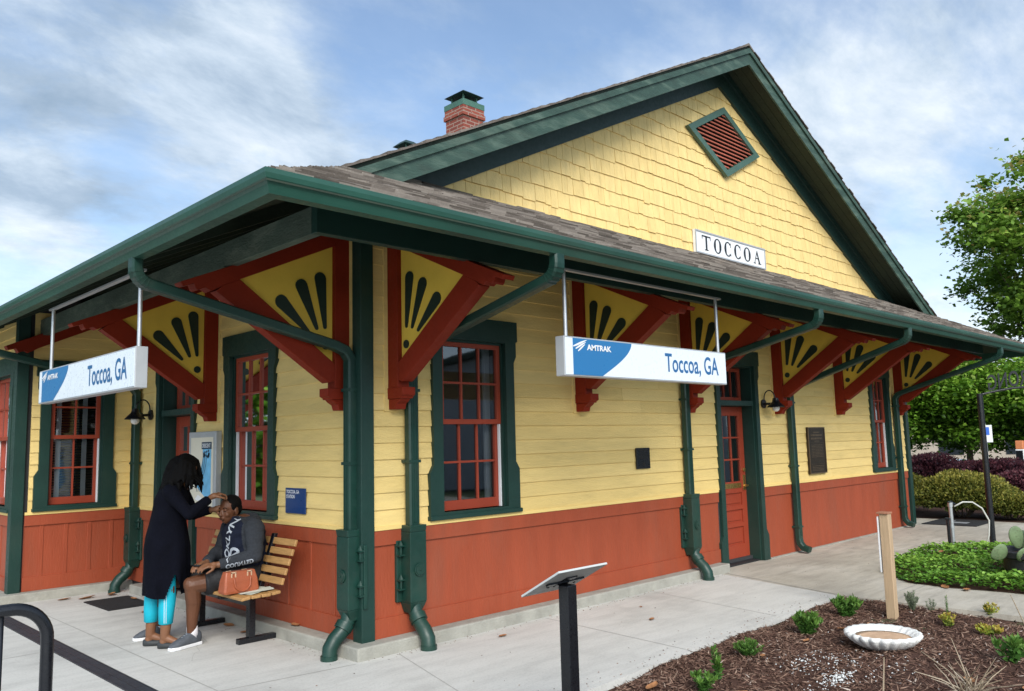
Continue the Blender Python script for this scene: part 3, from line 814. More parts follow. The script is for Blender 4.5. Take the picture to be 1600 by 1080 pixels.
rf.T = None; rf.build('rafter_tails', M['soffit'], depot)
# pale drip line under the gutters is the steel channel carrying the hanging signs (built with the signs)

# ------------------------------------------------------------------ brackets
def bracket(F0, u0):
    T = lambda t, u, z: F0(u0+t, u, z)
    h = .058
    def poly_t(mb, P, a, b):
        n = len(P); mb.add([(a, p[0], p[1]) for p in P]+[(b, p[0], p[1]) for p in P], [tuple(range(n)), tuple(range(2*n-1, n-1, -1))]+[(i, i+n, (i+1) % n+n, (i+1) % n) for i in range(n)])
    fr = MB(T)
    sl = (2.945-3.335)/(1.0-.155)                      # top member slope
    tz = lambda u: 3.335+sl*(u-.155)
    poly_t(fr, [(.02, 2.04), (.16, 2.04), (.16, 3.42), (.02, 3.42)], -h, h)                       # post
    poly_t(fr, [(.16, tz(.16)), (1.13, tz(1.13)), (1.20, 2.842), (1.23, 2.828), (1.27, 2.85), (1.33, 2.823), (1.345, 2.835), (1.36, 2.87), (1.44, 2.84), (1.46, 2.872), (1.10, 3.030), (.16, 3.462)], -h*1.02, h*1.02)
    poly_t(fr, [(.16, 2.335), (.16, 2.19), (.215, 2.175), (1.19, 2.835), (1.13, tz(1.13)), (1.0, 2.945)], -h*.96, h*.96)   # brace
    poly_t(fr, [(.02, 2.13), (.235, 2.13), (.235, 2.065), (.205, 2.05), (.205, 2.038), (.02, 2.038)], -h*1.12, h*1.12)   # corbel block
    poly_t(fr, [(.02, 2.037), (.19, 2.037), (.165, 2.015), (.13, 1.995), (.115, 1.95), (.02, 1.95)], -h*.9, h*.9)
    o = fr.build('bracket', M['bracket_red'], depot, bevel=.004)
    pn = MB(T); poly_t(pn, [(.158, 3.337), (.158, 2.333), (1.003, 2.943)], -.014, .014)
    pn.build('panel', M['yellow_board'], o)
    bk = MB(T); bk.box(-.095, .075, .0, .021, 1.935, 3.40); bk.build('backboard', M['yellow'], o, bevel=.002)
    inl = MB(T)
    def petal(b0, b1, t0, t1, rb, rt, s):
        d = Vector((t0-b0, t1-b1)); d.normalize(); nrm = Vector((-d.y, d.x)); P = []
        for k in range(9):
            a = -PI/2+PI*k/8; P.append((t0+nrm.x*rt*math.sin(-a)+d.x*rt*math.cos(a), t1+nrm.y*rt*math.sin(-a)+d.y*rt*math.cos(a)))
        for k in range(5):
            a = PI/2+PI*k/4; P.append((b0+nrm.x*rb*math.sin(-a)+d.x*rb*math.cos(a), b1+nrm.y*rb*math.sin(-a)+d.y*rb*math.cos(a)))
        poly_t(inl, P, s*.0141, s*.022)
    for s in (-1, 1):
        petal(.232, 2.64, .278, 3.045, .016, .054, s)
        petal(.310, 2.625, .452, 2.965, .016, .055, s)
        petal(.390, 2.590, .630, 2.815, .016, .056, s)
        P = [(  .226+.036*math.cos(k*PI/8), 2.488+.036*math.sin(k*PI/8)) for k in range(16)]; poly_t(inl, P, s*.0141, s*.022)
    inl.build('fan_inlay', M['inlay'], o)
    return o
for x in (.30, 2.70, 4.69, 6.95, 8.93, 11.37): bracket(FR, x)
for y in (.22, 2.71): bracket(FL, y)
# plain outrigger over the bay corner
og = MB(lambda t, u, z: FL(5.04+t, u, z)); sl = -.46
P = [(.02, 3.40), (1.13, 2.885), (1.20, 2.842), (1.23, 2.828), (1.27, 2.85), (1.33, 2.823), (1.36, 2.87), (1.44, 2.85), (1.46, 2.895), (.02, 3.56)]
nn = len(P); og.add([(-.055, p[0], p[1]) for p in P]+[(.055, p[0], p[1]) for p in P], [tuple(range(nn)), tuple(range(2*nn-1, nn-1, -1))]+[(i, i+nn, (i+1) % nn+nn, (i+1) % nn) for i in range(nn)])
og.build('outrigger', M['bracket_red'], depot, bevel=.004)

# ------------------------------------------------------------------ downspouts
def downspout(F, u, uo=None, boot=True, zend=.98, zw=2.42, mir=1, label=None):
    uo = u if uo is None else uo
    mb = MB(F)
    w, d = .105, .078; v = .075
    pts = [(uo, 1.775, 3.0), (uo, 1.775, 2.93)]
    for k in range(1, 6):
        a = k/5*math.radians(72); pts.append((uo, 1.775-.11*(1-math.cos(a)), 2.93-.11*math.sin(a)))
    pts += [(u+(uo-u)*.1, v+.14, zw+.055), (u, v+.05, zw+.018), (u, v, zw-.05), (u, v, zend)]
    if not boot:
        pts[-1] = (u, v, .20); pts += [(u, v+.012, .13), (u, v+.06, .075), (u, v+.15, .05)]
    T = mb.T; mb.T = None
    P3 = [F(*p) for p in pts]; side = Vector(F(1, 0, 0))-Vector(F(0, 0, 0))
    mb.recttube(P3, w, d, side); mb.T = T
    for zz in ((2.1, 1.5) if boot else (2.1, 1.2, .35)): mb.box(u-.062, u+.062, 0, v+.045, zz, zz+.025)
    # vertical flutes on the front face
    zf = zend if boot else .22
    for du in (-.026, 0, .026): mb.box(u+du-.006, u+du+.006, v+d/2-.001, v+d/2+.0035, zf+.02, zw-.08)
    # elbow crimps near the outlet
    for k in range(5):
        a = math.radians(12+14*k); c = (uo, 1.775-.11*(1-math.cos(a)), 2.93-.11*math.sin(a)); dd = (0, -math.sin(a), -math.cos(a))
        A = Vector(F(c[0], c[1], c[2])); D = (Vector(F(c[0], c[1]+dd[1]*.008, c[2]+dd[2]*.008))-A)
        mb.T = None; mb.recttube([A, A+D], w+.008, d+.008, side); mb.T = T
    o = mb.build('downspout', M['green_pipe'], depot, smooth=False, bevel=.0)
    if boot:
        b = MB(F)
        b.box(u-.085, u+.085, .0, .15, .36, .93)
        b.hexa([(u-.085, .0, .93), (u+.085, .0, .93), (u+.085, .15, .93), (u-.085, .15, .93), (u-.085, .0, .985), (u+.085, .0, .985), (u+.085, .158, .985), (u-.085, .158, .985)])
        b.hexa([(u-.06, .02, .27), (u+.06, .02, .27), (u+.055, .11, .27), (u-.055, .11, .27), (u-.085, .0, .36), (u+.085, .0, .36), (u+.085, .15, .36), (u-.085, .15, .36)])
        b.box(u-.085*mir-.055*mir if mir > 0 else u+.085, u-.085 if mir > 0 else u+.14, .0, .035, .36, .86)
        bo = b.build('boot', M['green_pipe'], o, bevel=.006)
        dk = MB(F); dk.tube([(u+.005, .15, .62), (u+.005, .163, .62)], .052, 24); dk.tube([(u+.005, .163, .62), (u+.005, .169, .62)], .040, 24); dk.tube([(u+.005, .168, .62), (u+.005, .178, .62)], .008, 8)
        dk.build('clean_out_cap', M['green_pipe'], o, bevel=.002)
        for zz in (.735, .46):
            hg = MB(F); s = u-.110*mir
            for z1 in (zz, zz+.075): hg.box(s-.03, s+.03, .034, .075, z1, z1+.012)
            hg.tube([(s, .052, zz), (s, .052, zz+.09)], .012, 8)
            hg.tube([(s, .052, zz+.087), (s, .052, zz+.125)], [.026, .003], 8)
            hg.build('lug', M['green_pipe'], o)
        e = MB(F)
        pts = [(u, .085, .34), (u, .10, .27), (u, .15, .20), (u, .22, .145), (u, .262, .085), (u, .27, .0)]
        e.tube(pts, [.058, .060, .060, .060, .060, .060], 20)
        e.tube([(u, .118, .252), (u, .152, .208)], .072, 20); e.tube([(u, .27, .0), (u, .27, .035)], .067, 20)
        e.build('elbow_pipe', M['green_pipe'], o, smooth=True)
    return o
downspout(FL, .075, .165, mir=1)
downspout(FR, .445, .475, mir=1)
downspout(FR, 4.60, 4.67, mir=1)
downspout(FR, 7.27, 7.24, boot=False, zw=2.30)
downspout(FR, 11.20, 11.27, boot=False, zw=2.30)
downspout(FL, 4.78, 4.86, mir=1)

# ------------------------------------------------------------------ chimneys
def chimney(cx, cy, w, zt, label):
    t = thing('chimney', label, 'chimney', (cx, cy, 5.8)); t.parent = None
    b = MB(); zb = 0; H = zt-5.8
    b.box(-w/2, w/2, -w/2, w/2, 0, H-.18); b.box(-w/2-.03, w/2+.03, -w/2-.03, w/2+.03, H-.18, H-.10); b.box(-w/2-.015, w/2+.015, -w/2-.015, w/2+.015, H-.10, H)
    b.build('shaft', M['brick'], t)
    c = MB(); c.box(-w/2-.02, w/2+.02, -w/2-.02, w/2+.02, H, H+.10)
    c.hexa([(-w/2+.02, -w/2+.02, H+.10), (w/2-.02, -w/2+.02, H+.10), (w/2-.02, w/2-.02, H+.10), (-w/2+.02, w/2-.02, H+.10), (-w/2+.07, -w/2+.07, H+.16), (w/2-.07, -w/2+.07, H+.16), (w/2-.07, w/2-.07, H+.16), (-w/2+.07, w/2-.07, H+.16)])
    for sx in (-1, 1):
        for sy in (-1, 1): c.box(sx*(w/2-.08)-.012, sx*(w/2-.08)+.012, sy*(w/2-.08)-.012, sy*(w/2-.08)+.012, H+.14, H+.27)
    c.build('cap_base', M['flashing'], t)
    h = MB(); h.hexa([(-w/2-.02, -w/2-.02, H+.24), (w/2+.02, -w/2-.02, H+.24), (w/2+.02, w/2+.02, H+.24), (-w/2-.02, w/2+.02, H+.24), (-.1, -.1, H+.34), (.1, -.1, H+.34), (.1, .1, H+.34), (-.1, .1, H+.34)])
    h.build('hood', M['green_dark'], t)
    return t
chimney(5.28, 4.62, .46, 7.42, 'red brick chimney with green metal hood, nearer and taller on the roof')
chimney(5.95, 7.15, .38, 7.42, 'low chimney with green metal hood, mostly hidden behind the roof edge')

# ------------------------------------------------------------------ signs
def hanging_sign(F, u0, u1, v, z0, z1, zrod, rods, label, name_side):
    """F wall frame; face looks outwards; name_side: +1 text at the far-u end"""
    t = thing('hanging_sign', label, 'sign', F((u0+u1)/2, v-.08, z0), group='station name signs hung from the eaves')
    B = Vector(t.location)
    T = lambda u, vv, z: tuple(Vector(F(u, vv, z))-B)
    b = MB(T); b.box(u0, u1, v-.09, v, z0, z1); body = b.build('sign_box', M['sign_edge'], t, bevel=.004)
    fa = MB(T); fa.box(u0+.012, u1-.012, v, v+.003, z0+.012, z1-.012); fa.build('face', M['sign_face'], t)
    # blue field with a curved edge; near-left end of the text direction
    flip = (F is FL)
    L = u1-u0; H = z1-z0
    X = (lambda x: u1-x) if flip else (lambda x: u0+x)     # x runs left to right as read
    P = [(.10, z0+.012), (.10, z1-.012)]
    for k in range(13):
        s = k/12; P.append((.86-.40*(1-math.cos(s*PI/2))**.9-.0*s, z1-.012-(H-.024)*s))
    P = P[:2]+[(x, z) for x, z in P[2:]]
    bl = MB(T); n_ = len(P)
    bl.add([(X(p[0]), v+.0045, p[1]) for p in P], [tuple(range(n_))]); bl.build('blue_field', M['sign_blue'], t, recalc=False)
    sol = t.children[-1] if False else None
    tx = MB()
    G = lambda x, z: T(X(x), v+.0052, z)
    put_text(tx, 'Toccoa, GA', .235, lambda x, z: G(L-.15+x, z1-.225+z), .76, .003, 'r')
    tx.build('name_lettering', M['sign_text'], t, recalc=False)
    am = MB()
    Fa = lambda x, z: T(X(.27+x), v+.0062, z1-.098+z)
    put_text(am, 'AMTRAK', .062, Fa, 1.22, .0022, 'l')
    # winged mark: three swooshes
    for k, (x0, z0_, ln, th) in enumerate(((0, .040, .165, .016), (.028, .022, .125, .014), (.058, .004, .085, .013))):
        q = []
        for i in range(9):
            s = i/8; q.append((x0+ln*s, z0_+.028*math.sin(s*PI*.5)-.015*(1-s)+.012*s))
        for i in range(8, -1, -1):
            s = i/8; q.append((x0+ln*s+.006, z0_+.028*math.sin(s*PI*.5)-.015*(1-s)+.012*s-th*math.sin(PI*min(1, .15+.8*s))))
        tt = [T(X(.10+.0+a), v+.0062, z1-.10+b) for a, b in q]
        am.add(tt, [tuple(range(len(tt)))])
    am.build('logo', M['white'], t, recalc=False)
    for ru in rods:
        r = MB(T); r.tube([(ru, v-.045, z1-.01), (ru, v-.045, zrod)], .016, 12); r.build('rod', M['steel'], t, smooth=True)
    c = MB(T); c.box(min(rods)-.06, max(rods)+.08, v-.065, v-.025, zrod, zrod+.016); c.build('channel', M['sign_edge'], t)
    return t
hanging_sign(FR, .885, 3.26, 1.45, 2.155, 2.470, 3.005, (.96, 3.20), 'white and blue hanging station sign in front of the long wall, between window and door', 1)
hanging_sign(FL, .47, 2.87, 1.65, 2.115, 2.420, 2.985, (.53, 2.68), 'white and blue hanging station sign on the platform side, above the two people', 1)

# serif letters for the gable board
def serif_word(mb, F, H):
    def q(P): mb.add([F(*p) for p in P], [tuple(range(len(P)))])
    def ring(cx, w, a0, a1, n=28):
        pts = []
        for k in range(n+1):
            a = a0+(a1-a0)*k/n; th = .018+.034*abs(math.cos(a))**1.3
            ox, oz = cx+w*math.cos(a), H/2+(H/2+.004)*math.sin(a)
            ix, iz = cx+(w-th)*math.cos(a), H/2+(H/2+.004-.016)*math.sin(a)
            pts.append(((ox, oz), (ix, iz)))
        for (o0, i0), (o1, i1) in zip(pts[:-1], pts[1:]): q([o0, o1, i1, i0])
    def T_(x):
        q([(x+.085, 0), (x+.125, 0), (x+.125, H), (x+.085, H)]); q([(x, H-.018), (x+.21, H-.018), (x+.21, H), (x, H)])
        q([(x, H-.055), (x+.010, H-.055), (x+.016, H-.018), (x, H-.018)]); q([(x+.21, H-.055), (x+.20, H-.055), (x+.194, H-.018), (x+.21, H-.018)]); q([(x+.06, 0), (x+.15, 0), (x+.15, .012), (x+.06, .012)])
        return .21
    def O_(x): ring(x+.095, .095, 0, 2*PI); return .19
    def C_(x):
        ring(x+.095, .095, .75, 2*PI-.75); q([(x+.158, H-.07), (x+.170, H-.07), (x+.170, H), (x+.158, H-.02)]); q([(x+.160, .02), (x+.168, 0), (x+.168, .05), (x+.160, .05)])
        return .18
    def A_(x):
        q([(x+.02, 0), (x+.034, 0), (x+.113, H-.03), (x+.106, H)]); q([(x+.150, 0), (x+.192, 0), (x+.112, H), (x+.095, H-.03)]); q([(x+.058, H*.36), (x+.150, H*.36), (x+.146, H*.36+.014), (x+.062, H*.36+.014)])
        q([(x, 0), (x+.06, 0), (x+.06, .012), (x, .012)]); q([(x+.128, 0), (x+.215, 0), (x+.215, .012), (x+.128, .012)])
        return .215
    x = 0
    for f in (T_, O_, C_, C_, O_, A_): x += f(x)+.075
    return x-.075
t = thing('name_board', 'white rectangular board with black serif station name on the yellow gable', 'sign', (5.035, -.02, 4.005))
b = MB(); b.box(0, 1.795, -.035, 0, 0, .305); b.build('board', M['white'], t, bevel=.003)
b = MB()
for a in ((.0, 1.795, .285, .305), (.0, 1.795, 0, .018), (0, .018, .018, .285), (1.777, 1.795, .018, .285)): b.box(a[0], a[1], -.045, -.0352, a[2], a[3])
b.build('frame', M['sign_edge'], t)
b = MB(); serif_word(b, lambda x, z: (.155+x*.985, -.038, .055+z), .195); b.build('lettering', M['black_metal'], t, recalc=False)

# small blue wall sign
t = thing('wall_sign', 'small dark blue station sign on the yellow wall above the bench', 'sign', (-.02, .85, 1.065))
b = MB(); b.box(-.012, 0, 0, .345, 0, .225); b.build('plate', M['sign_navy'], t, bevel=.002)
b = MB(); put_text(b, 'TOCCOA, GA', .042, lambda x, z: (-.0135, .325-x, .178+z), .85, .001, 'l'); put_text(b, 'STATION', .042, lambda x, z: (-.0135, .325-x, .135+z), .85, .001, 'l'); b.build('lettering', M['white'], t, recalc=False)

# plaques
t = thing('plaque', 'small black plaque on the yellow wall, left of the downspout by the door', 'plaque', (3.63, -.02, 1.315))
b = MB(); b.box(0, .25, -.02, 0, 0, .235); b.build('plate', M['black_metal'], t, bevel=.004)
b = MB(); 
for k in range(5): b.box(.04+.01*(k % 2), .21-.012*(k % 3), -.0215, -.0201, .205-k*.022, .210-k*.022)
b.box(.118, .132, -.0215, -.0201, .03, .07); b.build('raised_marks', M['bronze'], t)
t = thing('plaque', 'tall bronze plaque with raised lettering on the wall right of the door', 'plaque', (7.80, -.02, 1.07))
b = MB(); b.box(0, .555, -.028, 0, 0, .69); b.build('plate', M['bronze'], t, bevel=.006)
b = MB()
for a in ((.0, .555, .672, .69), (.0, .555, 0, .018), (0, .02, .018, .672), (.535, .555, .018, .672), (.05, .505, .455, .462), (.05, .505, .14, .147)): b.box(a[0]+.002, a[1]-.002, -.036, -.0285, a[2]+.002, a[3]-.002)
random.seed(3)
def lines(z, h, a, bb):
    x = a
    while x < bb:
        w = random.uniform(.015, .05); b.box(x, min(x+w, bb), -.031, -.0285, z, z+h); x += w+.012
lines(.60, .022, .18, .37); lines(.555, .03, .09, .46); lines(.505, .03, .09, .46); lines(.475, .012, .2, .36)
for k in range(9): lines(.42-k*.022, .008, .09, .46)
for k in range(4): lines(.11-k*.022, .008, .09, .46)
b.build('raised_marks', M['bronze_hi'], t)

# wall lamps
def wall_lamp(F, u, z, label):
    base = Vector(F(u, .02, z)); t = thing('wall_lamp', label, 'lamp', base, group='barn style wall lamps beside the doors')
    T = lambda a, b, c: tuple(Vector(F(u+a, .02+b, z+c))-base)
    m = MB(T)
    m.tube([(0, 0, 0), (0, .02, 0)], .062, 20, up=(0, 0, 1)); m.build('back_plate', M['black_metal'], t, smooth=True)
    a = MB(T)
    pts = [(0, .02, .03)]+[(0, .10-.08*math.cos(k*PI/10), .07+.11*math.sin(k*PI/10)) for k in range(0, 11)]+[(0, .185, .03)]
    a.tube(pts, .008, 10); a.tube([(0, .02, -.005), (0, .15, -.005)], .018, 10); a.build('arm', M['black_metal'], t, smooth=True)
    s = MB()
    prof = [(.012, .075), (.035, .07), (.042, .045), (.048, .02), (.07, .0), (.115, -.045), (.118, -.055), (.11, -.054), (.065, -.008), (.02, .01)]
    c = T(0, .19, 0); s.lathe(prof, 28, c); s.build('lamp_shade', M['black_metal'], t, smooth=True)
    g_ = MB(); g_.lathe([(.01, -.03), (.042, -.04), (.050, -.068), (.042, -.095), (.022, -.112), (.002, -.116)], 20, c); g_.build('globe', M['lamp_glass'], t, smooth=True)
    return t
wall_lamp(FR, 6.58, 2.09, 'black barn lamp on the long wall, right of the garden door')
wall_lamp(FL, 4.44, 2.09, 'black barn lamp on the platform side wall near the bay')

# poster case
t = thing('poster_case', 'silver framed poster case with a blue train poster beside the platform door', 'display case', (-.03, 2.53, 1.015))
b = MB(); b.box(-.055, .01, 0, .66, 0, .83); b.build('box', M['sign_edge'], t, bevel=.006)
b = MB(); b.box(-.0575, -.0552, .06, .60, .06, .77); b.build('poster', mat('poster_cream', (.66, .63, .52, 1), .4, .05, 3), t)
b = MB(); 
py = lambda x: .60-x
P = [(.16, .30), (.22, .33), (.30, .55), (.30, .66), (.50, .66), (.50, .10), (.42, .12), (.30, .18), (.18, .24)]
b.add([(-.0582, py(x), z) for x, z in P], [tuple(range(len(P)))]); b.build('poster_sky', mat('poster_blue', (.14, .42, .66, 1), .4, .25, 8), t, recalc=False)
b = MB(); b.add([(-.0588, py(.27), .645), (-.0588, py(.51), .645), (-.0588, py(.51), .72), (-.0588, py(.27), .72)], [(0, 1, 2, 3)])
for k in range(3):
    q = []; off = .04*k
    for i in range(12):
        s = i/11; q.append((.30+off-.12*s+.03*math.sin(s*5), .62-.42*s))
    for i in range(11, -1, -1):
        s = i/11; q.append((.312+off-.12*s+.03*math.sin(s*5), .62-.42*s))
    for i in range(11): b.add([(-.0588, py(q[i][0]), q[i][1]), (-.0588, py(q[i+1][0]), q[i+1][1]), (-.0588, py(q[22-i][0]), q[22-i][1]), (-.0588, py(q[23-i][0]), q[23-i][1])], [(0, 1, 2, 3)])
for k in range(14): 
    cx, cz = random.uniform(.29, .47), random.uniform(.56, .64); b.add([(-.0589, py(cx+.02*math.cos(a*PI/3)), cz+.014*math.sin(a*PI/3)) for a in range(6)], [tuple(range(6))])
b.build('poster_shapes', mat('poster_dark', (.02, .05, .09, 1), .4, .1, 3), t, recalc=False)
b = MB(); put_text(b, 'CRESCENT', .058, lambda x, z: (-.0595, py(.28+x), .663+z), .72, .001, 'l')
b.add([(-.0588, py(.12), .12), (-.0588, py(.20), .17), (-.0588, py(.40), .10), (-.0588, py(.34), .08)], [(0, 1, 2, 3)]); b.build('lettering', M['white'], t, recalc=False)

# ------------------------------------------------------------------ ground
def sheet(name, P, z, m, kind='structure', thick=0):
    mb = MB()
    if thick: mb.prism(P, z-thick, z, 'z')
    else: mb.add([(p[0], p[1], z) for p in P], [tuple(range(len(P)))])
    o = mb.build(name, m, recalc=bool(thick)); 
    if kind: o['kind'] = kind
    return o
sheet('ground', [(-400, -400), (21, -400), (21, 400), (-400, 400)], -.060, M['grass_ground'])
mb = MB(); mb.add([(21, -400, -.06), (25, -400, -1.06), (25, 400, -1.06), (21, 400, -.06)], [(0, 1, 2, 3)]); mb.add([(25, -400, -1.06), (500, -400, -1.06), (500, 400, -1.06), (25, 400, -1.06)], [(0, 1, 2, 3)])
o = mb.build('lower_ground', M['grass_ground'], recalc=False); o['kind'] = 'structure'
sheet('parking_lot', [(25.5, -60), (75, -60), (75, 60), (25.5, 60)], -1.04, M['asphalt'])
sheet('pavement', [(-16, -16), (-1.9, -16), (-1.9, -1.95), (.43, -1.955), (2.4, -1.88), (4.585, -1.80), (5.18, .3), (5.18, 14), (-16, 14)], 0, M['pave_new'], thick=.05)
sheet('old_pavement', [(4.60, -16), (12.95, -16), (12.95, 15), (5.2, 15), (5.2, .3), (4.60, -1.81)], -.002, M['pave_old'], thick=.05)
jm = MB()
def joint(a, b, z=.0015, w=.008):
    a = Vector((*a, z)); b = Vector((*b, z)); d = (b-a).normalized(); n = Vector((-d.y, d.x, 0))*w/2
    jm.add([tuple(a-n), tuple(b-n), tuple(b+n), tuple(a+n)], [(0, 1, 2, 3)])
joint((-1.22, -1.9), (-1.22, 5)); joint((-1.2, 1.9), (-.18, 1.9)); joint((-1.22, -.05), (-.2, -.19)); joint((1.9, -.2), (1.75, -1.85)); joint((3.6, -.2), (3.3, -1.8), w=.006); joint((.2, -.2), (-.3, -1.85), w=.006)
joint((-2.9, -1.9), (-2.9, 6), w=.006); joint((5.19, -.0), (4.62, -1.8), .002, .012)
joint((-2.9, 2.2), (-1.72, 2.2)); joint((-2.9, .2), (-1.72, .2)); joint((5.2, -2.2), (13.2, -2.2), .0005, .012); joint((8.1, 0), (8.1, -2.2), .0005, .012); joint((10.9, 0), (10.9, -2.2), .0005, .012)
joint((4.62, -2.35), (6.2, -2.25), .0005); joint((5.1, -4.5), (4.62, -4.5), .0005)
random.seed(31)
for (x, y, dx_, dy_, nseg) in ((-.6, 2.9, .12, .05, 9), (2.2, -.9, .10, -.06, 8), (-1.0, .9, .05, .12, 8), (7.0, -1.2, .16, .05, 10), (6.2, -.5, .05, -.13, 9), (9.5, -.9, .15, .09, 9)):
    for k in range(nseg):
        x2, y2 = x+dx_*random.uniform(.4, 1.6)+random.uniform(-.03, .03), y+dy_*random.uniform(.2, 1.8)+random.uniform(-.03, .03); joint((x, y), (x2, y2), .0018, .0025); x, y = x2, y2
jo = jm.build('pavement_joints', M['joint'], recalc=False); jo['kind'] = 'structure'
# drain
dr = thing('trench_drain', 'long narrow dark slotted drain strip set in the pale pavement', 'drain', (-1.58, 0, 0))
b = MB(); b.box(-.075, .075, -3, 9, -.003, .004); b.build('channel', M['black_matte'], dr)
b = MB(); y = -3
while y < 9:
    b.box(-.062, -.006, y, y+.012, .0045, .008); b.box(.006, .062, y, y+.012, .0045, .008); y += .024
for x in (-.070, 0, .070): b.box(x-.005, x+.005, -3, 9, .0045, .0085)
b.build('grating', mat('drain_grating', (.035, .036, .045, 1), .5, .2, 9), dr)
# mats
t = thing('door_mat', 'black rubber door mat on the pavement in front of the platform door', 'mat', (-.52, 3.98, 0))
b = MB(); b.prism([(-.20, -.36), (.26, -.36), (.27, .40), (-.21, .40)], .001, .012, 'z'); b.build('backing', M['black_matte'], t, bevel=.003)
b = MB()
for k in range(20):
    x = -.18+k*.0215; b.box(x, x+.012, -.33, .37, .0125, .017)
b.build('ribs', M['mat_rubber'], t)
t = thing('ground_plate', 'dark square plate lying on the pavement before the far bushes', 'plate', (12.4, -.55, 0))
b = MB(); b.box(-.52, .52, -.45, .45, .0, .015); b.build('slab', M['mat_rubber'], t, bevel=.004)
b = MB(); b.box(-.2, .0, -.2, .1, .016, .019); b.box(.1, .2, .1, .2, .016, .019); b.build('marks', M['sign_edge'], t)

# mulch bed
bed = [(-1.9, -1.955), (.43, -1.965), (2.4, -1.89), (4.585, -1.81), (4.595, -7), (-1.9, -7)]
import itertools
def in_bed(x, y): return -1.85 < x < 4.58 and y > -6.9 and y < -1.965+max(0, (x-.43))*.0375-.01
def bedz(x, y):
    return -.034+.016*math.sin(x*2.1+y*1.3)+.010*math.sin(x*5.3-y*3.1+1)+.006*math.sin(x*11+y*13)
mb = MB(); nx, ny = 130, 100; vs = []; X0, X1, Y0, Y1 = -1.9, 4.598, -7.0, -1.80
for j in range(ny+1):
    for i in range(nx+1):
        x = X0+(X1-X0)*i/nx; y = Y0+(Y1-Y0)*j/ny; vs.append((x, y, bedz(x, y)))
mb.add(vs, [(j*(nx+1)+i, j*(nx+1)+i+1, (j+1)*(nx+1)+i+1, (j+1)*(nx+1)+i) for j in range(ny) for i in range(nx)])
o = mb.build('mulch_bed', M['soil'], smooth='all', recalc=False); o['kind'] = 'structure'

def scatter_mesh(name, V, Fc, tone, m, parent=None, smooth=False):
    """V (n,3) float, Fc (k,q) int faces, tone (k,)"""
    me = bpy.data.meshes.new(name); k, q = Fc.shape
    me.vertices.add(len(V)); me.vertices.foreach_set('co', V.astype(np.float32).ravel())
    me.loops.add(k*q); me.loops.foreach_set('vertex_index', Fc.astype(np.int32).ravel())
    me.polygons.add(k); me.polygons.foreach_set('loop_start', np.arange(0, k*q, q, dtype=np.int32)); me.polygons.foreach_set('loop_total', np.full(k, q, np.int32))
    a = me.attributes.new('tone', 'FLOAT', 'FACE'); a.data.foreach_set('value', tone.astype(np.float32))
    me.materials.append(m); me.update(calc_edges=True); me.validate()
    o = bpy.data.objects.new(name, me); COL.objects.link(o)
    if parent: o.parent = parent
    return o
def rot_basis(n, tilt=1.0):
    """random orthonormal bases; tilt 0 = lying flat"""
    az = RNG.uniform(0, 2*PI, n); tl = RNG.normal(0, .5*tilt, n); rl = RNG.normal(0, .6*tilt, n)
    d = np.stack([np.cos(az)*np.cos(tl), np.sin(az)*np.cos(tl), np.sin(tl)], 1)
    s = np.stack([-np.sin(az), np.cos(az), np.zeros(n)], 1); u = np.cross(d, s)
    s2 = s*np.cos(rl)[:, None]+u*np.sin(rl)[:, None]; u2 = np.cross(d, s2)
    return d, s2, u2
# bark chips (small wedges)
n = 42000
px = RNG.uniform(-1.85, 4.58, n); py_ = -1.86-5.0*RNG.uniform(0, 1, n)**1.6
ok = np.array([in_bed(a, b) for a, b in zip(px, py_)]); px, py_ = px[ok], py_[ok]; n = len(px)
pz = np.array([bedz(a, b) for a, b in zip(px, py_)])+RNG.uniform(.001, .016, n)
d, s, u = rot_basis(n, .7); L = RNG.gamma(4, .0055, n)+.006; W = RNG.uniform(.002, .0065, n); Hh = RNG.uniform(.001, .003, n)
C = np.stack([px, py_, pz], 1)
quad = [C-d*L[:, None]-s*W[:, None]*.5, C-d*L[:, None]*.2+s*W[:, None], C+d*L[:, None]+s*W[:, None]*.3, C+d*L[:, None]*.3-s*W[:, None]]
top = [q+u*Hh[:, None] for q in quad]
V = np.stack(quad+top, 1).reshape(-1, 3); base = (np.arange(n)*8)[:, None]
Fc = np.concatenate([base+np.array(f) for f in ((4,5,6,7), (0,1,5,4), (1,2,6,5), (2,3,7,6), (3,0,4,7))], 0)
tn = RNG.beta(1.6, 2.2, n); tn[RNG.rand(n) < .012] = 1.0
o = scatter_mesh('bark_mulch', V, Fc, np.tile(tn, 5), M['mulch']); tag(o, 'dark brown shredded bark mulch covering the planting bed', 'mulch', kind='stuff')
# white pebbles
cs_ = [(2.20, -2.80, .34, 70), (1.85, -3.05, .13, 150), (1.70, -3.0, .2, 60), (1.95, -2.72, .28, 70), (2.3, -3.1, .5, 40), (3.2, -3.0, 1.2, 20)]
pb = MB()
random.seed(5)
for cx, cy, rr_, k in cs_:
    for _ in range(k):
        x = random.gauss(cx, rr_*.5); y = random.gauss(cy, rr_*.32)
        if not in_bed(x, y): continue
        r = random.uniform(.003, .0085); z = bedz(x, y)+.012
        R = Matrix.Rotation(random.uniform(0, 6), 3, 'Z') @ Matrix.Rotation(random.uniform(-.5, .5), 3, 'X')
        pts = [R @ Vector(p) for p in ((r*1.3, 0, 0), (0, r, 0), (-r*1.2, 0, 0), (0, -r*.9, 0), (0, 0, r*.8), (0, 0, -r*.6))]
        pb.add([(x+p.x, y+p.y, z+p.z) for p in pts], [(0,1,4), (1,2,4), (2,3,4), (3,0,4), (1,0,5), (2,1,5), (3,2,5), (0,3,5)])
o = pb.build('white_pebbles', M['pebble'], recalc=False); tag(o, 'loose white gravel spilled on the mulch beside the birdbath', 'gravel', kind='stuff')

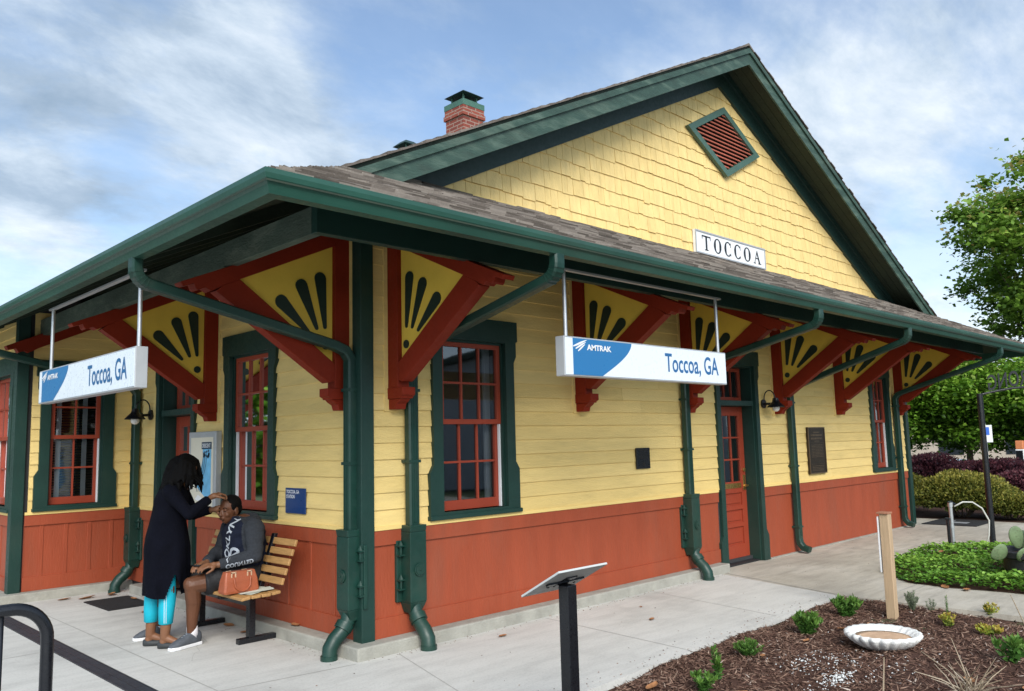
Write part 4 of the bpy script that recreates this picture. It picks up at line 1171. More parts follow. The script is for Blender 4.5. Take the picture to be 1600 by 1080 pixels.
# fallen leaves
def fallen_leaf(x, y, z, L, rz, label, grp='brown leaves fallen on the pavement'):
    t = MB(); n = 8
    curl = random.uniform(.2, .5)
    for i in range(n+1):
        s_ = i/n; w = L*.24*math.sin(PI*min(1, s_*.96+.02))**.8; X_ = (s_-.5)*L; Z_ = .004+L*curl*(abs(s_-.5)**2)*1.2
        t.v += [(X_, -w, Z_+w*.55), (X_, 0, Z_), (X_, w, Z_+w*.5*curl*2)]
    for i in range(n):
        for k in range(2):
            a = i*3+k; t.f.append((a, a+1, a+4, a+3)); t.m.append(0); t.tone.append(.5)
    o = t.build('fallen_leaf', M['dry_leaf'], smooth='all', recalc=False); o.location = (x, y, z); o.rotation_euler = (random.uniform(-.12, .12), random.uniform(-.1, .1), rz)
    tag(o, label, 'leaf', grp); return o
random.seed(12)
lv = [(2.45, -1.02, 0, .10, .5, 'brown leaf on the pale pavement, nearest the planting bed corner of the walk'), (1.38, -.98, 0, .085, 2.8, 'curled brown leaf on the pale pavement, between the lectern post and the bed edge'),
      (1.13, -.42, 0, .11, .2, 'flat brown leaf on the pavement just left of the lectern top'), (2.85, -.60, .0, .05, 1.2, 'tiny dark leaf on the pavement near the ledge'),
      (-.62, 4.62, 0, .20, .2, 'large tan leaf on the pavement under the bay wall'), (-.36, 4.60, 0, .18, 1.0, 'large brown leaf beside the far downspout elbow'), (-.82, 4.75, 0, .15, .1, 'long tan leaf by the bay ledge'),
      (-.50, 3.25, 0, .07, .8, 'small reddish leaf on the pavement between mat and woman'), (-.05, .98, .10, .14, 1.4, 'curled brown leaf on the ledge behind the near bench foot'), (-.25, 1.5, 0, .15, .4, 'brown leaf on the ground under the bench'),
      (-.22, 1.9, 0, .13, 2.0, 'dark leaf under the far end of the bench'), (-.32, 4.02, .02, .09, 2.0, 'small leaf lying on the black door mat')]
for a in lv: fallen_leaf(*a)
def onbed(px_, y_, L, rz, lb): fallen_leaf(px_, y_, bedz(px_, y_)+.014, L, rz, lb, 'brown leaves fallen on the mulch')
onbed(.85, -2.18, .16, .25, 'long tan leaf on the mulch near the pavement edge'); onbed(1.05, -2.72, .14, -.5, 'brown leaf on the mulch at the bottom edge below the leafy sprig')
onbed(2.62, -2.42, .10, .1, 'pale brown leaf on the mulch left of the birdbath'); onbed(3.25, -2.45, .13, -.6, 'brown leaf on the mulch just above the birdbath'); onbed(3.55, -2.55, .09, .6, 'short tan leaf behind the birdbath')
onbed(3.42, -3.66, .13, -.4, 'orange tan leaf on the mulch right of the birdbath'); onbed(2.3, -3.72, .11, .9, 'pale dead leaf among the dry grass stalks'); onbed(1.95, -2.40, .08, .4, 'small brown leaf on the mulch beside the low feathery plant')
onbed(3.75, -3.62, .11, .8, 'reddish leaf on the mulch at the far right'); onbed(2.35, -4.05, .12, .2, 'tan leaf on the mulch at the lower right corner')

lt = MB(); random.seed(77)
for k in range(520):
    q = random.random()
    if q < .35: x, y = random.uniform(-.1, 5.2), -.17-abs(random.gauss(0, .06))
    elif q < .6: x, y = -.17-abs(random.gauss(0, .08)), random.uniform(-.1, 4.8)
    elif q < .8: x = random.uniform(-.2, 4.5); y = -1.93+max(0, (x-.43))*.0375+abs(random.gauss(0, .12))
    else: x, y = random.uniform(-1.4, 12), random.uniform(-1.7, 3) if False else random.uniform(-1.7, -.2)
    if x > 5.2 and y > -.05: continue
    r_ = random.uniform(.003, .011); a = random.uniform(0, 6.3); lt.t = random.random()
    lt.add([(x+r_*math.cos(a), y+r_*math.sin(a), .003), (x+r_*.4*math.cos(a+1.6), y+r_*.4*math.sin(a+1.6), .007), (x-r_*math.cos(a), y-r_*math.sin(a), .003), (x+r_*.4*math.cos(a-1.6), y+r_*.4*math.sin(a-1.6), .003)], [(0, 1, 2, 3)])
o = lt.build('leaf_litter', M['mulch'], tone=True, recalc=False); tag(o, 'tiny bits of bark and leaf litter along the foot of the ledge and pavement edge', 'litter', kind='stuff')
# ------------------------------------------------------------------ birdbath
t = thing('birdbath', 'white scalloped concrete birdbath bowl lying on the mulch with tan sand inside', 'birdbath', (2.86, -2.94, -.03))
b = MB(); wob = lambda a, i: (.045*abs(math.sin(a*11)) if 2 <= i <= 7 else 0)-.01
b.lathe([(.09, 0), (.145, .005), (.22, .050), (.268, .095), (.275, .118), (.262, .130), (.235, .116), (.205, .088), (.16, .068), (.05, .060)], 132, (0, 0, 0), lambda a, i: (.085*abs(math.sin(a*11))-.03)*(1 if 2 <= i <= 6 else .2))
b.build('bowl', M['stone_white'], t, smooth='all')
b = MB(); b.lathe([(.002, .090), (.09, .091), (.15, .091), (.212, .090)], 48, (0, 0, 0), lambda a, i: .03*math.sin(3*a+i)); b.build('sand', M['sand'], t, smooth='all')

# ------------------------------------------------------------------ wooden post
t = thing('wooden_post', 'square raw timber post standing in the mulch with a white sheet on its back', 'post', (4.10, -2.54, -.06))
b = MB(); b.box(-.041, .041, -.041, .041, 0, .955); b.build('shaft', M['post_wood'], t, bevel=.004)
b = MB(); b.box(-.058, .050, -.048, .060, .956, .972); b.build('cap', mat('post_cap', (.36, .16, .09, 1), .6, .2, 9), t, bevel=.002)
b = MB(); b.box(-.05, .03, .052, .060, .42, .93); b.build('white_sheet', M['white'], t)

# ------------------------------------------------------------------ lectern
lx, ly = -.30, -2.42
lx, ly = -.33, -2.50
t = thing('lectern_stand', 'black square post carrying a tilted pale information panel, at the planting bed edge', 'information stand', (lx, ly, -.05))
b = MB(); b.box(-.037, .037, -.037, .037, 0, .895); b.build('post', M['black_metal'], t, bevel=.005)
b = MB()
# panel: high edge toward the garden, low edge toward the building
Ty = lambda y, z: (y*math.cos(.50)+z*math.sin(.50), -y*math.sin(.50)+z*math.cos(.50))
def pt(x, y, z): a = Ty(y, z); return (x-.012, a[0]+.005, .918+a[1])
b.T = pt; b.box(-.205, .205, -.165, .165, 0, .012); b.build('panel', M['plate_white'], t, bevel=.002)
b = MB(pt); b.box(-.155, -.125, -.10, .10, -.010, -.0005) if False else None
b.box(-.15, .15, -.012, .012, -.012, -.0005); b.box(-.045, .045, -.06, .06, -.008, -.0006)
for x in (-.11, .11): b.tube([(x, .04, -.012), (x, .04, 0)], .008, 8)
b.build('mounting_strap', M['black_metal'], t)
b = MB(pt); b.box(-.19, .19, -.15, .15, .0125, .0145); b.build('panel_face', M['sign_face'], t)

# ------------------------------------------------------------------ railing
rx, ry = -2.835, -1.98
t = thing('handrail', 'black round tube handrail with curved end and slim baluster, in the lower left corner', 'railing', (rx, ry, 0))
b = MB(); ZT = 1.055
pts = [(0, 0, 0), (0, 0, ZT-.16)]+[(-.13+.13*math.cos(a), 0, ZT-.13+.13*math.sin(a)-.0) for a in [math.radians(k*9) for k in range(1, 11)]]+[(-1.4, 0, ZT)]
b.tube(pts, .024, 20); b.tube([(-1.4, 0, ZT), (-1.4, 0, 0)], .024, 16); b.build('rail', M['black_metal'], t, smooth='all')
for x in (-.165, -.33, -.50, -.67, -.84, -1.0, -1.17):
    b = MB(); b.tube([(x, 0, .09), (x, 0, ZT-.01)], .0115, 12); b.build('baluster', M['black_metal'], t, smooth='all')
b = MB(); b.tube([(0, 0, .09), (-1.4, 0, .09)], .0115, 12); b.build('bottom_rail', M['black_metal'], t, smooth='all')
b = MB(); b.tube([(0, 0, 0), (0, 0, .012)], .05, 20); b.build('base_flange', M['black_metal'], t)

# ------------------------------------------------------------------ bench
bx, by = -.45, 1.66
t = thing('park_bench', 'wooden slatted bench on black metal legs against the platform wall', 'bench', (bx, by, 0))
y0, y1 = -.93, .62
def slat(x, z, w, th, ang, nm):
    b = MB(); c, s = math.cos(ang), math.sin(ang)
    R = lambda a, y, d: (x+a*c-d*s, y, z+a*s+d*c)
    b.T = R; b.box(-w/2, w/2, y0, y1, -th/2, th/2); return b
for i, (x, z, a) in enumerate(((-.185, .442, .10), (-.095, .446, .02), (-.005, .446, 0), (.085, .452, .08))):
    slat(x, z, .078, .026, a, 's').build('seat_slat', M['bench_wood'], t, bevel=.006)
for i in range(5):
    z = .535+.076*i; x = .145+.030*i
    slat(x, z, .058, .024, PI/2-.30, 'b').build('back_slat', M['bench_wood'], t, bevel=.006)
for yy in (-.53, .46):
    b = MB(); w = .03
    b.box(-.05, .33 if False else .43, yy-w, yy+w, .0, .0) if False else None
    b.box(-.06+.0, .40, yy-w, yy+w, .0, .045)
    b.box(.03, .09, yy-w, yy+w, .045, .40)
    b.prism([(-.23, .40), (.13, .40), (.16, .43), (.30, .90), (.265, .90), (.12, .44), (-.23, .425)], yy-w*.9, yy+w*.9, 'y')
    b.build('leg_frame', M['black_metal'], t, bevel=.004)
b = MB(); b.box(.035, .085, -.50, .43, .30, .35); b.build('cross_bar', M['black_metal'], t, bevel=.004)

# papers on the bench
t = thing('folded_paper', 'pale green leaflets lying on the bench under the handbag', 'paper', (-.48, .90, .462))
b = MB(); 
for k, (a, dz) in enumerate(((.3, .001), (-.25, .004))):
    c, s = math.cos(a), math.sin(a); P = [(-.13, -.10), (.15, -.08), (.15, .08), (-.13, .10)]
    b.add([(x*c-y*s, x*s+y*c, dz+(.012 if x > 0 else 0)) for x, y in P], [(0, 1, 2, 3)])
b.build('sheet', M['paper'], t, recalc=False)

# handbag
t = thing('handbag', 'tan leather handbag with two looped handles standing on the bench beside the seated person', 'handbag', (-.585, .965, .466), rz=.0)
H = .175
def bagshape():
    b = MB(); n = 10; vs = []
    # x = along wide side after rotation; build wide along local x
    lev = [(0, .150, .062), (.02, .155, .066), (.10, .146, .058), (H, .128, .034)]
    for z, hx, hy in lev:
        for sx, sy in ((-1, -.8), (-.92, -1), (.92, -1), (1, -.8), (1, .8), (.92, 1), (-.92, 1), (-1, .8)): vs.append((sx*hx, sy*hy, z))
    fs = []
    for i in range(3):
        for k in range(8): fs.append((i*8+k, i*8+(k+1) % 8, (i+1)*8+(k+1) % 8, (i+1)*8+k))
    fs += [tuple(range(7, -1, -1)), tuple(range(24, 32))]; b.add(vs, fs); return b
b = bagshape(); b.build('bag_body', M['leather'], t, bevel=.004)
for s in (-1, 1):
    b = MB(); yy = s*.052
    pts = [(-.070, yy*.8, H-.03), (-.072, yy*1.25, H-.06), (-.064, yy*1.45, .055), (-.035, yy*1.5, .025), (0, yy*1.5, .018), (.035, yy*1.5, .025), (.064, yy*1.45, .055), (.072, yy*1.25, H-.06), (.070, yy*.8, H-.03)]
    b.tube(pts, .0065, 10); b.build('handle', M['leather'], t, smooth='all')
    b = MB()
    for x in (-.07, .07): b.box(x-.022, x-.012, yy-.004*s-.003, yy-.004*s+.003, H-.045, H-.005); b.box(x+.012, x+.022, yy-.004*s-.003, yy-.004*s+.003, H-.045, H-.005); b.box(x-.022, x+.022, yy-.004*s-.003, yy-.004*s+.003, H-.010, H)
    b.build('buckle', M['brass'] if False else M['sand'], t)

# ------------------------------------------------------------------ people
def head(mb, c, R, s=1.0):
    """head facing local +x, built as overlapping volumes"""
    V = lambda x, y, z: tuple(Vector(c)+R @ Vector((x*s, y*s, z*s)))
    mb.ball(V(-.012, 0, .028), .096*s, 20, .076*s, .092*s, R)         # cranium
    mb.ball(V(.028, 0, -.030), .066*s, 18, .058*s, .078*s, R)         # face
    mb.ball(V(.042, 0, -.082), .034*s, 14, .034*s, .026*s, R)         # chin
    mb.ball(V(.000, 0, -.060), .060*s, 14, .054*s, .040*s, R)         # jaw
    mb.caps(V(.088, 0, .004), V(.104, 0, -.028), .008*s, .0135*s, 10) # nose
    for sy in (-1, 1):
        mb.ball(V(.100, sy*.012, -.033), .009*s, 8)                   # nostril wings
        mb.ball(V(.060, sy*.036, -.030), .026*s, 10)                  # cheeks
        mb.caps(V(.078, sy*.014, .022), V(.066, sy*.048, .020), .009*s, .008*s, 8)   # brow
        mb.ball(V(.074, sy*.032, .004), .0115*s, 8)                   # eyes
        mb.ball(V(-.006, sy*.078, -.012), .022*s, 10, .008*s, .032*s, R)             # ears
    mb.caps(V(.090, -.018, -.056), V(.090, .018, -.056), .0075*s, .0075*s, 8)        # lips
    mb.caps(V(.088, -.015, -.066), V(.088, .015, -.066), .0085*s, .0085*s, 8)
    mb.caps(V(-.025, 0, -.05), V(-.045, 0, -.15), .055*s, .062*s, 14)  # neck

def hand(mb, wrist, d, palm_n, curl=.9, s=1.0, thumb=1):
    """hand from the wrist along d, palm normal palm_n; four curled fingers and a side thumb"""
    d = Vector(d).normalized(); pn = Vector(palm_n); pn = (pn-d*pn.dot(d)).normalized(); sd = d.cross(pn)
    W0 = Vector(wrist)
    mb.caps(W0, W0+d*.030*s, .026*s, .030*s, 10)
    for k in (-1.5, -.5, .5, 1.5):
        mb.caps(W0+d*.02*s+sd*k*.012*s, W0+d*.082*s+sd*k*.0185*s, .0145*s, .0125*s, 8)
        ln = [.040, .046, .043, .033][int(k+1.5)]*s; p = W0+d*.084*s+sd*k*.0185*s; a = 0
        for j in range(3):
            a += curl*(.75+.12*k*.3); q = p+(d*math.cos(a)+pn*math.sin(a))*ln*(1, .68, .5)[j]; mb.caps(p, q, (.0098-.0012*j)*s, (.0088-.0012*j)*s, 8); p = q
    b0 = W0+d*.030*s+sd*.026*s*thumb
    b1 = b0+(d*.55+sd*.70*thumb+pn*.35).normalized()*.040*s; b2 = b1+(d*.85+sd*.15*thumb+pn*.55).normalized()*.030*s; b3 = b2+(d*.8-sd*.1*thumb+pn*.6).normalized()*.024*s
    mb.caps(b0, b1, .015*s, .0125*s, 8); mb.caps(b1, b2, .0115*s, .0105*s, 8); mb.caps(b2, b3, .0105*s, .0085*s, 8)

def loft(mb, rings, n=28):
    """rings: (center, a-axis vec, b-axis vec, power) superellipse sections"""
    vs = []; fs = []
    for c, A, B, pw in rings:
        for k in range(n):
            t = 2*PI*k/n; ct, st_ = math.cos(t), math.sin(t)
            e = 2/pw; x = math.copysign(abs(ct)**e, ct); y = math.copysign(abs(st_)**e, st_)
            vs.append(tuple(Vector(c)+Vector(A)*x+Vector(B)*y))
    for i in range(len(rings)-1):
        for k in range(n): fs.append((i*n+k, i*n+(k+1) % n, (i+1)*n+(k+1) % n, (i+1)*n+k))
    fs.append(tuple(range(n-1, -1, -1))); fs.append(tuple(range((len(rings)-1)*n, len(rings)*n)))
    mb.add(vs, fs)

# ---- standing woman (local frame: +x forward, +y = her right (towards the garden side), z up)
wb = Vector((-.965, 1.60, 0)); fw = Vector((.8, -.6, 0)); rt = Vector((-.6, -.8, 0))
woman = thing('person', 'standing person in a long black cardigan and turquoise leggings, leaning over the seated one', 'person', wb)
P = lambda a, b, z: tuple(fw*a+rt*b+Vector((0, 0, z)))
RW = Matrix((tuple(fw), tuple(-rt), (0, 0, 1))).transposed()      # local x->fw
tilt = Matrix.Rotation(.38, 3, rt*-1) if False else Matrix.Rotation(.38, 3, Vector((-fw.y, fw.x, 0)))
mb = MB()
head(mb, P(.175, .01, 1.475), tilt @ RW, .98)
# torso/arms/legs in one skin
mb.caps(P(.09, 0, 1.33), P(.05, 0, 1.05), .105, .10); mb.caps(P(.05, 0, 1.05), P(.03, 0, .86), .11, .13)
for s in (-1, 1): mb.caps(P(.09, 0, 1.32), P(.085, .14*s, 1.315), .07, .055)
shR, elR, wrR = P(.085, .165, 1.31), P(.255, .205, 1.115), P(.40, .045, 1.245)
shL, elL, wrL = P(.095, -.155, 1.31), P(.20, -.19, 1.09), P(.385, -.115, 1.125)
for a, b_, c in ((shR, elR, wrR), (shL, elL, wrL)):
    mb.caps(a, b_, .046, .036); mb.caps(b_, c, .035, .023)
hand(mb, wrR, Vector(P(.42, -.30, .16)), Vector(P(.25, -.35, -1)), .85, .95, -1)
hand(mb, wrL, Vector(P(1, -.02, .06)), Vector(P(.1, .9, -.2)), .35, .95, 1)
hips = {1: (0, .085), -1: (-.01, -.085)}; feet = {1: (.07, .085), -1: (-.085, -.045)}
for s in (-1, 1):
    fa, fb = feet[s]
    hip = P(.03, .08*s, .84); kn = P(fa*.6+.035, fb*1.0+.01*s, .47); an = P(fa-.02, fb, .09)
    mb.caps(hip, kn, .085, .054); mb.caps(kn, P(fa-.005, fb, .30), .054, .052); mb.caps(P(fa-.005, fb, .30), an, .051, .038)
    mb.ball(P(fa-.03, fb, .055), .034, 10)
    mb.caps(an, P(fa+.10, fb+.008*s, .038), .034, .028); mb.caps(P(fa+.08, fb+.006*s, .030), P(fa+.15, fb+.010*s, .028), .030, .022)
body = remesh(mb, 'body', [M['skin'], M['skin_hi']], woman, .0055, 3, lambda c: 1 if (c.z > 1.0 and (Vector((c.x, c.y))-Vector((0, 0))).length > .37) or c.z < .2 else 0)
for s in (-1, 1):      # leggings
    fa, fb = feet[s]
    l = MB(); hip = P(.03, .08*s, .84); kn = P(fa*.6+.035, fb+.01*s, .47)
    rs_ = [(hip, .098), (P(fa*.5+.01, fb*.95+.01*s, .66), .086), (P(fa*.8, fb, .50), .074), (P(fa-.005, fb, .40), .069), (P(fa-.012, fb, .30), .064), (P(fa-.015, fb, .205), .057), (P(fa-.015, fb, .20), .050)]
    l.tube([q[0] for q in rs_], [q[1] for q in rs_], 24, up=(0, 1, 0)); l.build('legging', M['teal'], woman, smooth='all')
    st_ = MB()
    for off in (.0, .016): st_.tube([tuple(Vector(P(fa-.012+off, fb, z))+rt*k) for z, k in ((.50, .0735), (.40, .069), (.30, .064), (.215, .058))], .0022, 6)
    if s == 1: st_.build('side_piping', M['white'], woman)
    sh = MB()              # ballerina flat
    loft(sh, [(P(fa-.075, fb, .028), Vector(P(0, 0, .024)), Vector(P(0, .018, 0)), 2), (P(fa-.06, fb, .03), Vector(P(0, 0, .030)), Vector(P(0, .034, 0)), 2.4), (P(fa, fb, .026), Vector(P(0, 0, .025)), Vector(P(0, .039, 0)), 2.6),
              (P(fa+.08, fb+.006*s, .026), Vector(P(0, 0, .026)), Vector(P(0, .047, 0)), 2.4), (P(fa+.13, fb+.008*s, .026), Vector(P(0, 0, .026)), Vector(P(0, .042, 0)), 2.3), (P(fa+.168, fb+.010*s, .018), Vector(P(0, 0, .016)), Vector(P(0, .022, 0)), 2)], 20)
    sh.build('shoe', M['flats'], woman, smooth='all')
# long cardigan
ct = MB()
def rg(a, b, z, ra, rb, pw=2.2): return (P(a, b, z), Vector(P(ra, 0, 0)), Vector(P(0, rb, 0)), pw)
loft(ct, [rg(.03, 0, .425, .170, .195), rg(.03, 0, .43, .178, .202), rg(.032, 0, .55, .180, .205), rg(.035, 0, .70, .186, .208), rg(.030, 0, .82, .186, .208), rg(.028, 0, .92, .170, .198), rg(.035, 0, 1.03, .148, .178), rg(.05, 0, 1.14, .138, .176),
          rg(.06, 0, 1.24, .132, .182), rg(.078, 0, 1.31, .115, .185, 2.5), rg(.085, 0, 1.345, .095, .165, 2.4), rg(.10, 0, 1.385, .07, .09, 2), rg(.105, 0, 1.40, .05, .06, 2)], 40)
for a, b_, c in ((shR, elR, wrR), (shL, elL, wrL)):
    a, b_, c = Vector(a), Vector(b_), Vector(c)
    e = b_+(c-b_)*.86
    ct.caps(a, b_, .066, .052, 16); ct.tube([b_-(c-b_)*.1, b_+(c-b_)*.3, b_+(c-b_)*.7, e], [.048, .050, .043, .041], 18); ct.ball(tuple(b_), .053, 14)
def coatw(z, th): return 1
co = remesh(ct, 'cardigan', [M['coat']], woman, .008, 5)
for v in co.data.vertices:
    z = v.co.z; a = math.atan2(v.co.dot(rt), v.co.dot(fw))
    v.co += v.normal*(.005*math.sin(z*7+a*5+1.3*math.sin(z*5))*(1 if z > .6 else .4))
# cloth folds on the skirt of the cardigan, open slit on her right
for v in co.data.vertices:
    z = v.co.z
    if z < .95:
        k = min(1, (.95-z)/.5); a = math.atan2(v.co.dot(rt), v.co.dot(fw)-.03)
        r_ = 1+.045*k*math.sin(a*7+z*3)+.02*k*math.sin(a*13-z*5)
        v.co.x *= r_; v.co.y *= r_
        if z < .47: v.co.z += .012*math.sin(a*3+.5)
bm2 = bmesh.new(); bm2.from_mesh(co.data); kill = []
for f in bm2.faces:
    c = f.calc_center_median(); a = math.atan2(c.dot(rt), c.dot(fw)-.03)
    if c.z < .62 and abs(a-.98) < .36*min(1, (.62-c.z)/.19): kill.append(f)
    elif c.z < .50 and f.normal.z < -.6: kill.append(f)
bmesh.ops.delete(bm2, geom=kill, context='FACES'); bm2.to_mesh(co.data); bm2.free()
# hair: long, loose
hr = MB(); hc = Vector(P(.165, .005, 1.52))
hr.ball(tuple(hc), .106, 20, .100, .108)
hr.ball(P(.115, .0, 1.47), .100, 18, .108, .12)
for k in range(90):
    a = random.uniform(-2.7, 2.7)                        # around from the back (0=back)
    top = hc+Vector(P(-.05*math.cos(a), .085*math.sin(a), random.uniform(.0, .075)))
    ln = random.uniform(.20, .34)*(1 if abs(a) < 1.6 else .75)
    fwd_ = -.10*math.cos(a)-.02
    mid = top+Vector(P(fwd_*.8+random.uniform(-.015, .015), .055*math.sin(a)+random.uniform(-.02, .02), -ln*.45)); end = top+Vector(P(fwd_*1.0+random.uniform(-.045, .03), .075*math.sin(a)+random.uniform(-.04, .04), -ln))
    hr.tube([top, (top+mid)/2+Vector(P(-.012*math.cos(a), .012*math.sin(a), .01)), mid, (mid+end)/2+Vector(P(random.uniform(-.015, .015), random.uniform(-.015, .015), 0)), end], [.026, .028, .026, .019, .006], 7)
ho = remesh(hr, 'hair', [M['hair']], woman, .007, 2)
cl_ = MB()
for k in range(26):      # loose wavy front ends and flyaways
    s = random.choice((-1, 1)); c0 = Vector(P(.19+random.uniform(-.02, .05), s*random.uniform(.06, .09), 1.50+random.uniform(-.02, .05)))
    pts = [c0+Vector(P(.02*math.sin(j*1.1+k)+.012*j, s*.008*math.sin(j*1.7+k), -.026*j)) for j in range(7)]
    cl_.tube(pts, [.009, .010, .010, .009, .008, .006, .002], 6)
cl_.build('hair_strands', M['hair'], woman, smooth='all')

# ---- seated person (faces the platform, -x)
mbase = Vector((-.42, 1.36, 0))
man = thing('person', 'seated person in a grey sleeved navy hoodie and black shorts, eyes closed, on the bench', 'person', mbase)
Q = lambda x, y, z: (x+.42-.42, y, z)     # local offsets: x out from bench is negative
mb = MB()
hd = Vector((-.045, .045, 1.115))
RM = Matrix.Rotation(PI+.30, 3, 'Z') @ Matrix.Rotation(.06, 3, 'Y')      # looks along -x, a little to his right, chin down
head(mb, hd, RM, 1.05)
mb.caps((.07, 0, .95), (.10, 0, .72), .125, .15); mb.caps((.10, 0, .72), (.12, 0, .57), .165, .165)
for s in (-1, 1): mb.caps((.06, 0, .94), (.07, s*.17, .93), .055, .055)
shN, elN, wrN = Vector((.065, -.205, .955)), Vector((.03, -.295, .735)), Vector((-.235, -.135, .672))
shF, elF, wrF = Vector((.06, .21, .95)), Vector((-.02, .27, .74)), Vector((-.27, .02, .675))
for a, b_, c in ((shN, elN, wrN), (shF, elF, wrF)): mb.caps(a, b_, .058, .046); mb.caps(b_, c, .043, .028)
hand(mb, wrN, (-1, .12, .05), (0, .35, -1), .55, 1.0, 1)
hand(mb, wrF, (-.8, -.35, .05), (0, -.2, -1), .6, 1.0, -1)
knN, anN = Vector((-.395, -.015, .515)), Vector((-.375, .035, .10)); knF, anF = Vector((-.40, .40, .51)), Vector((-.43, .60, .10))
hpN, hpF = Vector((.08, -.105, .56)), Vector((.08, .11, .56))
for hp, kn, an, s in ((hpN, knN, anN, -1), (hpF, knF, anF, 1)):
    mb.caps(hp, kn, .105, .073); mb.caps(kn, kn*.65+an*.35+Vector((.012, 0, 0)), .068, .064); mb.caps(kn*.65+an*.35+Vector((.012, 0, 0)), an, .062, .036)
    mb.ball(tuple(kn+Vector((-.02, 0, .012))), .058, 12)
remesh(mb, 'body', [M['skin'], M['skin_hi']], man, .0055, 3, lambda c: 1 if (c.z > .60 and c.z < .76 and c.x < -.22) else 0)
# facial dark lines: closed eyes, brows and beard shade are modelled as thin hair
fx = MB(); V = lambda x, y, z: tuple(hd+RM @ Vector((x*1.05, y*1.05, z*1.05)))
for s in (-1, 1):
    fx.tube([V(.0865, s*.018, .024), V(.083, s*.034, .029), V(.072, s*.052, .023)], .0028, 6)
    fx.tube([V(.0865, s*.020, .001), V(.086, s*.032, -.002), V(.079, s*.046, .0)], .0018, 6)
fx.tube([V(.0985, -.022, -.0605), V(.1005, 0, -.0615), V(.0985, .022, -.0605)], .0016, 6)
fx.build('eyebrows', M['hair'], man, smooth='all')
hc = MB(); hc.ball(tuple(hd+RM @ Vector((-.022, 0, .048))), .096, 24, .084, .086, RM); hc.ball(tuple(hd+RM @ Vector((-.045, 0, .005))), .076, 20, .079, .075, RM)
for s in (-1, 1): hc.ball(tuple(hd+RM @ Vector((.012, s*.070, .030))), .030, 12, .014, .032, RM)
h_ = remesh(hc, 'hair', [M['hair']], man, .006, 2)
# hoodie: navy body with grey raglan sleeves
hb = MB()
loft(hb, [((.11, 0, .50), Vector((.185, 0, 0)), Vector((0, .205, 0)), 2.4), ((.105, 0, .56), Vector((.20, 0, 0)), Vector((0, .215, 0)), 2.4), ((.095, 0, .66), Vector((.195, 0, 0)), Vector((0, .21, 0)), 2.3), ((.08, 0, .80), Vector((.18, 0, 0)), Vector((0, .21, 0)), 2.3),
          ((.065, 0, .92), Vector((.165, 0, 0)), Vector((0, .225, 0)), 2.4), ((.055, 0, .99), Vector((.13, 0, 0)), Vector((0, .20, 0)), 2.2), ((.045, 0, 1.03), Vector((.10, 0, 0)), Vector((0, .125, 0)), 2), ((.035, 0, 1.055), Vector((.082, 0, 0)), Vector((0, .085, 0)), 2)], 40)
for a, b_, c in ((shN, elN, wrN), (shF, elF, wrF)):
    e = b_+(c-b_)*.93
    hb.caps(a, b_, .090, .066, 18); hb.ball(tuple(b_), .068, 16); hb.tube([b_, b_+(c-b_)*.35, b_+(c-b_)*.75, e], [.066, .058, .046, .042], 18)
# hood lying on the back of the neck
for k in range(9):
    a = -1.75+3.5*k/8; hb.ball((.095+.055*math.cos(a), .115*math.sin(a), 1.035-.02*abs(math.sin(a))), .050, 12)
hb.caps((.0, -.09, 1.02), (-.06, -.03, .97), .025, .02); hb.caps((.0, .09, 1.02), (-.06, .03, .97), .025, .02)
def segd(p, a, b):
    s_ = max(0, min(1, (p-a).dot(b-a)/(b-a).length_squared)); return (p-a-(b-a)*s_).length
def sleeve(c):
    c = Vector(c)
    for a, b_, w_ in ((shN, elN, wrN), (shF, elF, wrF)):
        if segd(c, b_, w_) < .085 and segd(c, b_, w_) < segd(c, Vector((.08, 0, .6)), Vector((.06, 0, .95)))*.62: return 1
        if segd(c, a, b_) < .105 and abs(c.y) > .135-.5*max(0, c.z-.86): return 1
    return 1 if c.z > .985 and c.x > -.01 else 0
hood = remesh(hb, 'hoodie', [M['hoodie_navy'], M['hoodie']], man, .0075, 4, sleeve)
for v in hood.data.vertices:
    z = v.co.z; v.co += v.normal*(.004*math.sin(z*60+v.co.y*25)+.005*math.sin(v.co.y*40-z*22+v.co.x*18))
# chest and sleeve lettering (pale print)
from mathutils.bvhtree import BVHTree
bvh = BVHTree.FromPolygons([v.co[:] for v in hood.data.vertices], [tuple(p.vertices) for p in hood.data.polygons])
def project(mb2, txt, size, org, xd, zd, ray, sx=1, bold=0, lift=.004):
    v, f, w = text_mb(txt, size, sx, bold); org = Vector(org); xd = Vector(xd).normalized(); zd = Vector(zd).normalized(); ray = Vector(ray).normalized(); out = []
    # subdivide-free projection: every outline point lands on the cloth
    for x, z in v:
        p = org+xd*(x-w/2)+zd*z; h = bvh.ray_cast(p-ray*.4, ray)
        out.append(tuple(h[0]-ray*lift) if h[0] is not None else tuple(p))
    mb2.add(out, f)
pr = MB()
rd = Vector((.55, .83, -.0)).normalized()
project(pr, 'BROOKLYN', .135, (-.10, -.07, .765), (.25, -.1, .9), (-.8, .45, .2), (1, .15, 0), .8, .004, .008)
project(pr, 'DG', .15, (-.04, -.13, .76), (.15, -.1, .95), (-.8, .5, 0), (.9, .5, 0), 1, .006, .008) if False else None
project(pr, 'D', .17, (-.02, -.15, .74), (.3, -.15, .9), (-.8, .45, .2), (.9, .45, 0), .9, .006, .008)
pr.build('chest_print', M['print'], man, recalc=False)
pr = MB()
axis = (wrN-elN).normalized()
project(pr, 'COUNTED', .050, elN+axis*.13+Vector((0, 0, -.015)), -axis*-1 if False else axis*-1, (.1, 0, -1), (.45, .89, 0), .95, .002, .006)
pr.build('sleeve_print', M['print'], man, recalc=False)
